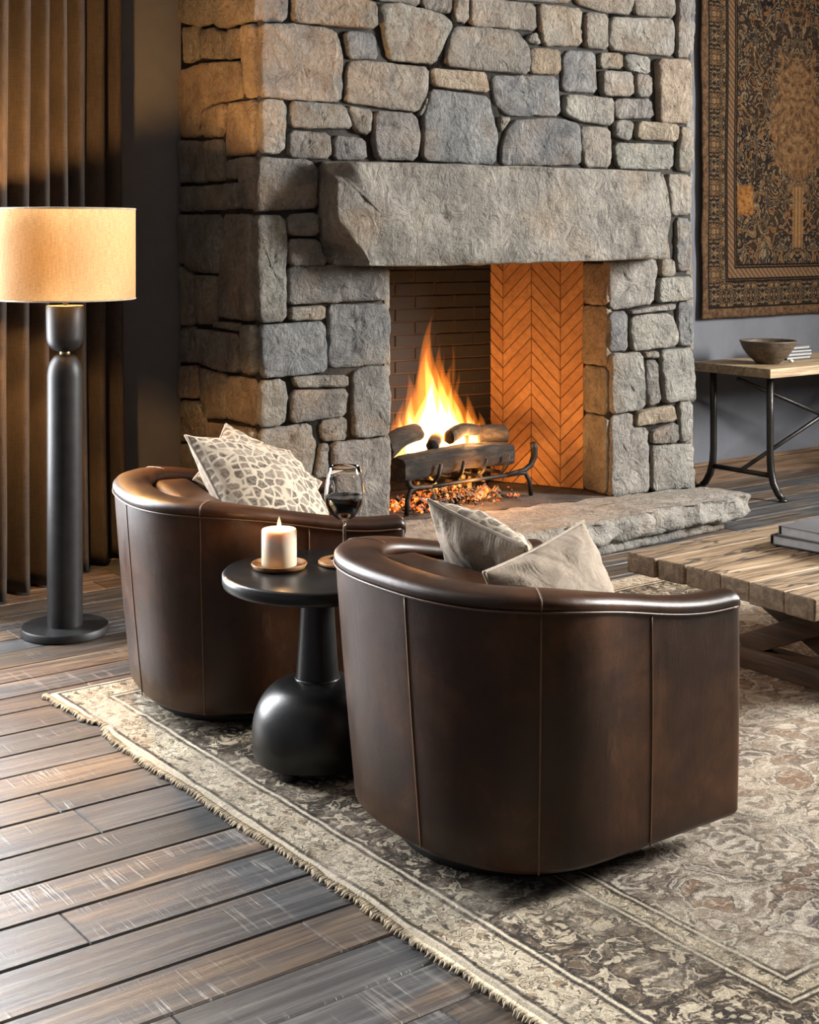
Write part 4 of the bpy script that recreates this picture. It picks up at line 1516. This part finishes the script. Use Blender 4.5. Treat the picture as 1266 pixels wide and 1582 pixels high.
def cushion_box(name, mat, parent, x0, x1, y0, y1, z0, z1, puff, r=.03):
    bm = bmesh.new()
    bmesh.ops.create_cube(bm, size=1)
    bmesh.ops.subdivide_edges(bm, edges=bm.edges[:], cuts=9, use_grid_fill=True)
    for q in bm.verts:
        s, t, u = q.co.x * 2, q.co.y * 2, q.co.z * 2

        def rd(a):
            return a
        x = (x0 + x1) / 2 + s * (x1 - x0) / 2; y = (y0 + y1) / 2 + t * (y1 - y0) / 2; z = (z0 + z1) / 2 + u * (z1 - z0) / 2
        cx = min(max(x, x0 + r), x1 - r); cy = min(max(y, y0 + r), y1 - r); cz = min(max(z, z0 + r), z1 - r)
        d = Vector((x - cx, y - cy, z - cz))
        if d.length > 1e-6:
            m_ = max(abs(d.x), abs(d.y), abs(d.z))
            d = d.normalized() * m_
        q.co = Vector((cx, cy, cz)) + d
        if u > .9:
            q.co.z += puff * (1 - s * s) * (1 - t * t)
    bm.verts.index_update()
    v = [q.co.copy() for q in bm.verts]; f = [[q.index for q in p.verts] for p in bm.faces]
    bm.free()
    return MB().add(v, f).build(name, mat, parent)


SEAMS = [min(range(len(CP)), key=lambda i: (CP[i] - Vector(q)).length) for q in ((.11, .385), (-.2, .35), (-.316, -.09), (-.2, -.35), (.11, -.385))]


def make_chair(label, loc, rz):
    t = thing('armchair', label, 'armchair', loc, rz, 'brown leather barrel armchairs')
    ML = MAT['leather']

    def sec_shell(i):
        zt = chair_top(CP[i].x); TH = thick(i)
        o = [(.030, .058), (.010, .061), (.0, .074)]
        for k in range(1, 9):
            o.append((.0, .074 + (zt - .034 - .074) * k / 8))
        o += [(.016, zt - .030), (TH - .016, zt - .030), (TH, zt - .044)]
        o += [(TH + .004, .50), (TH + .006, .36), (TH, .20), (TH - .01, .07), (TH - .03, .058)]
        return o
    sweep(sec_shell, 'shell', ML, t)

    def sec_roll(i):
        zt = chair_top(CP[i].x)
        T2 = thick(i)
        return [(-.0005, zt - .033), (-.003, zt - .028), (-.004, zt - .020), (-.002, zt - .013), (.007, zt - .004), (.020, zt + .000), (T2 * .5, zt + .0025), (T2 - .020, zt + .000),
                (T2 - .004, zt - .006), (T2 + .006, zt - .016), (T2 + .008, zt - .028), (T2 + .004, zt - .036), (T2 - .004, zt - .041), (.02, zt - .040)]
    sweep(sec_roll, 'top_roll', ML, t, .026)
    # welt under the roll, outside
    pts = [chair_pt(i, -.004, chair_top(CP[i].x) - .034) for i in range(0, len(CP))]
    MB().tube(pts, .003, 6).build('welt', MAT['piping_dark'], t)
    for s in SEAMS:
        pts = []
        zt = chair_top(CP[s].x)
        for k in range(19):
            pts.append(chair_pt(s, -.0005, .064 + (zt - .036 - .064) * k / 18))
        MB().tube(pts, .0022, 5).build('seam', MAT['seam'], t)
    for s in (SEAMS[1], SEAMS[3]):
        zt = chair_top(CP[s].x)
        pts = [chair_pt(s, d, zt + z) for d, z in ((-.0035, -.034), (-.005, -.022), (-.0025, -.0125), (.007, -.0035), (.020, .0005), (thick(s) * .5, .003), (thick(s) - .024, .0005), (thick(s) - .004, -.0055))]
        MB().tube(pts, .0022, 5).build('seam', MAT['seam'], t)
    cushion_box('seat_deck', ML, t, -.12, .415, -.295, .295, .06, .30, 0, .02)
    cushion_box('seat_cushion', ML, t, -.11, .445, -.290, .290, .302, .435, .018, .035)
    cushion_box('back_cushion', ML, t, -.235, -.075, -.285, .285, .43, .668, 0, .045)
    MB().lathe([(0, .004), (.285, .004), (.290, .010), (.290, .022), (.284, .028), (.26, .032), (.26, .062), (0, .062)], 56, (.03, 0, 0)).build('swivel_base', MAT['rubber'], t, auto=40)
    return t


chair_near = make_chair('brown leather barrel armchair nearest the viewer, right of the side table, with a plain-backed cushion', (2.305, 2.710, .011), 0.0)
chair_far = make_chair('brown leather barrel armchair beyond the side table, closer to the lamp, with spotted cushions', (2.290, 4.025, .011), R(-14))

# ================================================================== CUSHIONS


def pillow(label, M, hw, hh, T, seed, spots_front=True, corner=.12):
    t = thing('throw_pillow', label, 'cushion', M.translation, 0, 'throw pillows on the armchairs')
    t.matrix_world = M
    n = 30

    def pos(s, u, side):
        es = 1 - .05 * (1 - u * u) * abs(s) ** 3; eu = 1 - .05 * (1 - s * s) * abs(u) ** 3
        x = s * hw * es; y = u * hh * eu
        body = max(0.0, (1 - s * s) * (1 - u * u))
        h = T * body ** .48
        wr = .010 * noise.fractal(Vector((s * 2.2 + seed, u * 2.2, side * 3)), 1, 2, 4) * min(1, body * 4)
        # creases running in from the corners
        wr += .004 * math.sin((s - u * (1 if s * u > 0 else -1)) * 16 + seed) * (1 - body) * min(1, body * 6)
        return (x, y, side * (h + wr))
    for side, nm, mt in ((1, 'front_cover', 'giraffe'), (-1, 'back_cover', 'linen')):
        v = []; f = []
        for j in range(n + 1):
            for i in range(n + 1):
                s = math.sin((i / n * 2 - 1) * PI / 2); u = math.sin((j / n * 2 - 1) * PI / 2)
                v.append(pos(s, u, side))
        for j in range(n):
            for i in range(n):
                q = (j * (n + 1) + i, j * (n + 1) + i + 1, (j + 1) * (n + 1) + i + 1, (j + 1) * (n + 1) + i)
                f.append(q if side > 0 else q[::-1])
        o = MB().add(v, f).build(nm, MAT[mt], t)
        o['label'] = 'spotted front cover' if side > 0 else 'plain linen back cover'
    ring = []
    for k in range(4):
        for i in range(n):
            a = math.sin((i / n * 2 - 1) * PI / 2)
            s, u = [(a, -1), (1, a), (-a, 1), (-1, -a)][k]
            p = pos(s, u, 1)
            ring.append((p[0], p[1], 0))
    MB().tube(ring, .0048, 6, closed=True).build('piping', MAT['piping'], t)
    return t


def pframe(c, normal, up, roll):
    """pillow matrix: local z = normal (spotted side), local y close to up, rolled"""
    z = Vector(normal).normalized(); y = Vector(up); y = (y - z * y.dot(z)).normalized(); x = y.cross(z)
    M = Matrix(((x.x, y.x, z.x, c[0]), (x.y, y.y, z.y, c[1]), (x.z, y.z, z.z, c[2]), (0, 0, 0, 1)))
    return M @ Matrix.Rotation(roll, 4, 'Z')


def pmat(c, X, Y):
    X = Vector(X).normalized(); Y = Vector(Y); Y = (Y - X * Y.dot(X)).normalized(); Z = X.cross(Y)
    return Matrix(((X.x, Y.x, Z.x, c[0]), (X.y, Y.y, Z.y, c[1]), (X.z, Y.z, Z.z, c[2]), (0, 0, 0, 1)))


PILLOWS = [
    ('linen pillow in the near armchair, the left one with its pointed tip highest', pmat((2.359, 2.815, .646), (-.304, .912, .276), (-.616, -.409, .673)), .150, .205, .08),
    ('plain-backed linen pillow in the near armchair, the right one overlapping the other', pmat((2.352, 2.566, .595), (-.964, -.241, -.12), (-.08, .32, .94)), .215, .150, .085),
    ('spotted pillow in the far armchair, the front one with its plain back showing left', pmat((2.378, 3.975, .643), (.956, .196, -.218), (-.006, .757, .654)), .235, .235, .095),
    ('spotted pillow in the far armchair, the rear one peeking up behind the other', pmat((2.455, 4.150, .665), (.673, .661, .332), (-.713, .461, .528)), .195, .195, .06),
]
for k, (lb, M_, a, b, T) in enumerate(PILLOWS):
    pillow(lb, M_, a, b, T, k * 1.7)

# ================================================================== SIDE TABLE, CANDLE, GLASS
TX, TY = 2.175, 3.362
st = thing('side_table', 'round black side table with a bulbous pedestal between the two armchairs', 'side table', (TX, TY, .012))
ST = .543
MB().lathe([(0, ST - .040), (.255, ST - .040), (.263, ST - .036), (.266, ST - .028), (.266, ST - .006), (.262, ST - .001), (.256, ST), (0, ST)], 96).build('tabletop', MAT['black_wood'], st, auto=50)
MB().lathe([(.060, .236), (.0595, .25), (.056, .30), (.052, .36), (.0485, .42), (.046, .47), (.047, .495), (.052, .503)], 48).build('stem', MAT['black_wood'], st)
prof = [(0, .024), (.150, .024), (.172, .026), (.178, .033)]
for k in range(0, 22):
    a = k / 21
    zz = .034 + a * .206
    prof.append((.178 + .006 * min(1, a / .2) if a < .22 else .064 + .120 * math.sqrt(max(0, 1 - ((a - .22) / .78) ** 2.3)), zz))
prof += [(.064, .243), (.0605, .246), (.0, .246)]
MB().lathe(prof, 72).build('base', MAT['black_wood'], st, auto=50)
for k in range(3):
    an = R(205 + 120 * k)
    MB().lathe([(0, 0), (.024, 0), (.026, .004), (.026, .028), (0, .028)], 20, (math.cos(an) * .140, math.sin(an) * .140, 0)).build('foot', MAT['rubber'], st, auto=40)
TT = .012 + ST                                    # table surface

cx, cy = 2.100, 3.445
tr = thing('candle_tray', 'small round amber wooden tray under the lit candle', 'tray', (cx, cy, TT))
MB().lathe([(0, .0), (.066, .0), (.074, .003), (.079, .013), (.078, .016), (.073, .0155), (.069, .009), (0, .008)], 56).build('dish', MAT['tray_wood'], tr, auto=60)
cd = thing('candle', 'ivory pillar candle burning on a wooden tray on the black side table', 'candle', (cx, cy, TT + .008))
MB().lathe([(0, 0), (.048, 0), (.0495, .002), (.0495, .098), (.048, .102), (.044, .1025), (.038, .098), (.02, .094), (0, .0935)], 56).build('wax', MAT['wax'], cd, auto=70)
MB().tube([(0, 0, .092), (0, 0, .104), (.0015, 0, .110)], .0012, 6).build('wick', MAT['wick'], cd)
fl = []
for k in range(17):
    s = k / 16
    fl.append((max(0, .0062 * math.sin(PI * (s * .93 + .07) ** .55) ** 1.1), .104 + s * .036))
fl[0] = (0, .104); fl[-1] = (0, .140)
MB().lathe(fl, 20).build('flame', MAT['candle_flame'], cd)
point_light('candle_light', (cx, cy, TT + .135), .9, (1.0, .58, .24), .008)

gx, gy = 2.278, 3.380
co_ = thing('coaster', 'round wooden coaster under the wine glass', 'coaster', (gx, gy, TT))
MB().lathe([(0, 0), (.070, 0), (.075, .003), (.075, .008), (.072, .011), (0, .011)], 56).build('disc', MAT['tray_wood'], co_, auto=50)
wg = thing('wine_glass', 'stemmed glass of red wine standing on a coaster on the side table', 'wine glass', (gx, gy, TT + .0115))
outer = [(0, 0), (.043, 0), (.0445, .0012), (.044, .0025), (.030, .0045), (.012, .009), (.0055, .018), (.0042, .05), (.0042, .095), (.0055, .108), (.014, .114), (.030, .124), (.045, .141), (.054, .160), (.0572, .176),
         (.0568, .195), (.054, .220), (.049, .245), (.0445, .266)]
inner = [(.0435, .266), (.0478, .245), (.0528, .220), (.0556, .195), (.056, .176), (.0528, .1605), (.0438, .142), (.0292, .1255), (.014, .1165), (0, .1155)]
MB().lathe(outer + [(.044, .2665)] + inner, 64).build('glass_body', MAT['glass'], wg)
wl = [(0, .1158), (.0138, .1168), (.0289, .1258), (.0435, .1423), (.0525, .1608), (.0556, .176), (.0555, .182), (.0545, .1815), (0, .1815)]
o = MB().lathe(wl, 64).build('wine', MAT['wine'], wg, auto=60)
o['label'] = 'dark red wine'

# ================================================================== FLOOR LAMP
LX, LY = 2.147, 5.060
fl_ = thing('floor_lamp', 'black column floor lamp with a lit linen drum shade in front of the curtain', 'floor lamp', (LX, LY, 0))
MB().lathe([(0, 0), (.157, 0), (.162, .004), (.162, .026), (.158, .031), (0, .032)], 72).build('base', MAT['black_metal'], fl_, auto=45)
col = [(.0655, .032), (.0655, .96)]
for k in range(1, 9):
    a = k / 8 * PI / 2
    col.append((.0655 - .042 * (1 - math.cos(a)) - .0, .96 + .085 * math.sin(a)))
col.append((.0, 1.046))
MB().lathe(col, 56).build('column', MAT['black_metal'], fl_)
MB().lathe([(0, 1.040), (.020, 1.042), (.020, 1.060), (0, 1.062)], 40).build('neck', MAT['brass'], fl_)
cup = []
for k in range(0, 11):
    a = k / 10 * PI / 2
    cup.append((.018 + .050 * math.sin(a), 1.056 + .055 * (1 - math.cos(a))))
cup += [(.0695, 1.16), (.0700, 1.222), (.068, 1.228), (0, 1.229)]
MB().lathe(cup, 56).build('cup', MAT['black_metal'], fl_, auto=60)
MB().tube([(0, 0, 1.225), (0, 0, 1.336)], .007, 12).build('stem', MAT['brass'], fl_)
for zb in (1.362, 1.502):
    MB().lathe([(0, zb - .026), (.010, zb - .025), (.011, zb - .016), (.020, zb - .004), (.0215, zb + .005), (.017, zb + .017), (.008, zb + .024), (0, zb + .025)], 24).build('bulb', MAT['bulb' if zb > 1.4 else 'bulb_low'], fl_)
sh = MB().lathe([(.2605, 1.252), (.2605, 1.592), (.2590, 1.592), (.2590, 1.252), (.2605, 1.252)], 96)
so_ = sh.build('lamp_shade', MAT['shade'], fl_, auto=60)
m = MB()
for zz in (1.254, 1.590):
    m = MB()
    m.tube([(.2602 * math.cos(2 * PI * k / 72), .2602 * math.sin(2 * PI * k / 72), zz) for k in range(72)], .003, 6, closed=True)
    m.build('shade_rim', MAT['piping'], so_)
m = MB()
for k in range(3):
    a = 2 * PI * k / 3 + .4
    m.tube([(0, 0, 1.328), (.2585 * math.cos(a), .2585 * math.sin(a), 1.30)], .002, 5)
m.tube([(.0, 0, 1.385), (0, 0, 1.478)], .006, 8)
m.build('shade_carrier', MAT['brass'], fl_)

# ================================================================== CURTAIN
ct = thing('curtain', 'floor-length dark brown linen curtain behind the floor lamp', 'curtain', (2.3, 5.56, 0))
NX = 300; NZ = 60
v = []; f = []
for j in range(NZ + 1):
    s = j / NZ; z = .012 + s * 3.6
    for i in range(NX + 1):
        q = i / NX
        x = 1.80 + q * 1.08
        # folds drift and widen towards the floor
        ph = q * 2 * PI * 9.2 + .5 * math.sin(q * 11) + .28 * math.sin(z * 1.1 + q * 5) + .9 * noise.noise(Vector((q * 4, z * .35, 2)))
        am = (.048 + .014 * noise.noise(Vector((q * 7, 3, 0)))) * (1 + .35 * (1 - s) ** 3)
        y = 5.50 + .62 * max(0, (x - 1.86)) + am * math.sin(ph) + .12 * am * math.sin(2 * ph + .8)
        x += .010 * math.cos(ph) + .05 * (q - .5) * (1 - s) ** 4 + .004 * noise.noise(Vector((q * 20, z * 1.5, 0)))
        v.append((x - 2.3, y - 5.56, z))
for j in range(NZ):
    for i in range(NX):
        a = j * (NX + 1) + i
        f.append((a, a + 1, a + NX + 2, a + NX + 1))
cm = MB().add(v, f).build('drape', MAT['curtain'], ct)
md = cm.modifiers.new('thickness', 'SOLIDIFY'); md.thickness = .003
MB().tube([(-2.2, -.06, 3.66), (-.44, -.06, 3.66), (.62, .60, 3.66)], .016, 14).build('curtain_rod', MAT['black_metal'], ct)

# ================================================================== COFFEE TABLE
CT = .43
tb = thing('coffee_table', 'thick reclaimed wood coffee table with crossed trestle legs, right of the armchairs', 'coffee table', (3.44, 2.63, .012))
rs = random.Random(5)
mb = MB()
wds = [.115, .14, .12, .15, .12, .13]
y = 0.0
TLEN = 1.75
for k, wv in enumerate(wds):
    # each plank: rounded edges with slightly uneven ends
    bm = bmesh.new(); bmesh.ops.create_cube(bm, size=1)
    x0 = rs.uniform(-.012, .010) - .012 * (k < 2); x1 = TLEN + rs.uniform(-.01, .01)
    for q in bm.verts:
        q.co = Vector(((x0 + x1) / 2 + q.co.x * (x1 - x0), y + wv / 2 + q.co.y * (wv - .003), CT - .012 - .034 + q.co.z * .066 + rs.uniform(-.001, .001)))
    bmesh.ops.bevel(bm, geom=bm.edges[:], offset=.008, segments=3, profile=.6, affect='EDGES')
    bmesh.ops.subdivide_edges(bm, edges=[e for e in bm.edges if abs(e.verts[0].co.x - e.verts[1].co.x) > .5], cuts=40)
    for q in bm.verts:
        q.co += Vector((0, .0035 * noise.noise(q.co * 6 + Vector((0, k * 7, 0))), .003 * noise.noise(q.co * 5 + Vector((5, k * 3, 0)))))
        if q.co.x < .02 or q.co.x > TLEN - .02:
            q.co.x += .005 * noise.noise(Vector((q.co.y * 30, q.co.z * 25, k)))
    bm.verts.index_update()
    mb.add([q.co.copy() for q in bm.verts], [[q.index for q in p.verts] for p in bm.faces]); bm.free()
    y += wv
TWD = y
mb.build('tabletop', MAT['old_wood'], tb, auto=35)
for ux in (.43, 1.32):
    bt = MB().box(ux - .05, ux + .05, .02, TWD - .02, .0, .072, .006).build('foot_beam', MAT['old_wood_y'], tb, auto=30)
    MB().box(ux - .04, ux + .04, .05, TWD - .05, CT - .012 - .068 - .045, CT - .012 - .068, .005).build('top_beam', MAT['old_wood_y'], tb, auto=30)
    MB().bar((ux - .014, .62, .070), (ux - .014, .10, .308), .05, .075, .005).build('leg', MAT['old_wood_y'], tb, auto=30)
    MB().bar((ux + .016, .16, .070), (ux + .016, .68, .308), .05, .075, .005).build('leg', MAT['old_wood_y'], tb, auto=30)
MB().box(.47, 1.28, TWD / 2 - .03, TWD / 2 + .03, .16, .22, .005).build('stretcher', MAT['old_wood_y'], tb, auto=30)


def book(label, M, w, d, th, cover, spine_dir=1, group=None, pages='paper'):
    """lying book: x = width (spine at -x), y = length"""
    t = thing('book', label, 'book', M.translation, 0, group)
    t.matrix_world = M
    ct_ = .0032
    MB().box(0, w, 0, d, 0, ct_, .001).build('cover', MAT[cover], t, auto=30)
    MB().box(0, w, 0, d, th - ct_, th, .001).build('cover', MAT[cover], t, auto=30)
    MB().box(.004, w - .006, .006, d - .006, ct_, th - ct_).build('pages', MAT[pages], t, False)
    MB().box(-.003, .0005, 0, d, 0, th, .001).build('spine', MAT[cover], t, auto=30)
    return t


bz = .012 + CT - .012 - .034 + .033 + .004
bz = .4325
# long edges run towards the viewer, page edges face left
book('thick grey book lying on the coffee table, lower of the stack of two', Matrix.Translation((3.907, 3.180, bz)) @ Matrix.Rotation(R(-84), 4, 'Z'), .34, .42, .034, 'book_dark', 1, 'books on the coffee table')
book('grey-covered book lying on the coffee table, upper of the stack of two', Matrix.Translation((3.918, 3.155, bz + .0342)) @ Matrix.Rotation(R(-87), 4, 'Z'), .33, .40, .034, 'book_cover', 1, 'books on the coffee table')

# ================================================================== CONSOLE TABLE
cn = thing('console_table', 'long console table with pale wood top and forged iron legs under the tapestry', 'console table', (6.31, 5.14, 0))
mb = MB()
for y0, y1 in ((.0, .19), (.19, .385), (.385, .585)):
    mb.box(.0, 1.70, y0 + .001, y1 - .001, .693, .745, .004)
mb.build('tabletop', MAT['console_wood'], cn, auto=30)
IR = MAT['iron']
for ux in (.10, 1.60):
    for yv, sg in ((.085, -1), (.50, 1)):
        pts = [(ux, yv, .694), (ux, yv, .45), (ux, yv, .24), (ux, yv + sg * .006, .16), (ux, yv + sg * .025, .09), (ux, yv + sg * .060, .035), (ux, yv + sg * .088, .014)]
        lg = MB().tube(pts, [.020, .020, .020, .021, .021, .020, .018], 14).build('leg', IR, cn)
        MB().lathe([(0, 0), (.024, 0), (.026, .006), (.022, .016), (0, .02)], 18, (ux, yv + sg * .092, 0)).build('foot', IR, lg)
    MB().tube([(ux, .085, .135), (ux, .50, .135)], .015, 12).build('cross_bar', IR, cn)
MB().tube([(.10, .29, .140), (1.60, .29, .66)], .012, 12).build('brace', IR, cn)
MB().tube([(.10, .315, .66), (1.60, .315, .140)], .012, 12).build('brace', IR, cn)
CZ = .7455

bw = thing('bowl', 'dark turned wooden bowl on the console table', 'bowl', (6.60, 5.39, CZ))
bw.location = (6.57, 5.37, CZ); bw.scale = (1.1, 1.1, 1.08)
po = [(0, 0), (.060, 0), (.064, .004), (.070, .012), (.105, .045), (.130, .080), (.146, .118), (.148, .124)]
pi_ = [(.143, .125), (.139, .118), (.122, .082), (.095, .050), (.06, .026), (0, .020)]
MB().lathe(po + pi_, 64).build('bowl_body', MAT['bowl'], bw)
bx, by = 6.83, 5.44
zz = CZ
cols = [('book_dark', .020, 'lowest'), ('book_grey', .019, 'second from the bottom'), ('book_dark', .019, 'second from the top'), ('book_grey', .018, 'topmost')]
for k, (cv, th, nm) in enumerate(cols):
    book('thin %s book beside the console bowl, %s of four stacked' % ('black' if cv == 'book_dark' else 'worn grey', nm), Matrix.Translation((bx + .006 * (k % 2), by + .004 * k, zz)) @ Matrix.Rotation(R(2 - 2 * (k % 3)), 4, 'Z'), .24, .17, th, cv, 1, 'books on the console table')
    zz += th + .0003
o = thing('pebble', 'tiny white pebble on the console in front of the stack of books', 'pebble', (6.74, 5.34, CZ))
MB().lathe([(0, 0), (.010, .002), (.014, .008), (.011, .015), (0, .018)], 18).build('stone', MAT['white'], o)

# ================================================================== TAPESTRY
tp = thing('tapestry', 'dark antique floral tapestry hanging on the grey wall above the console table', 'tapestry', (6.425, 5.755, .99))
NX, NZ = 90, 130
v = []; f = []
for j in range(NZ + 1):
    z = j / NZ * 2.45
    for i in range(NX + 1):
        x = i / NX * 1.78
        ed = max(0, 1 - x / .25) - max(0, (x - 1.53) / .25)
        xx = x + .014 * ed * noise.noise(Vector((0, z * 2.2, 3))) * 1.4 + .006 * ed * noise.noise(Vector((1, z * 7, 3)))
        zz_ = z + .006 * noise.noise(Vector((x * 4, 0, 1))) * max(0, 1 - z / .3)
        yy = -.006 + .010 * noise.noise(Vector((x * 1.6, z * 1.2, 4))) - .012 * max(0, 1 - x / .12) * (.5 + noise.noise(Vector((0, z * 1.8, 9))))
        v.append((xx, yy, zz_))
for j in range(NZ):
    for i in range(NX):
        a = j * (NX + 1) + i
        f.append((a, a + 1, a + NX + 2, a + NX + 1))
tm = MB().add(v, f).build('weave', MAT['tapestry'], tp)
md = tm.modifiers.new('thickness', 'SOLIDIFY'); md.thickness = .007; md.offset = 0
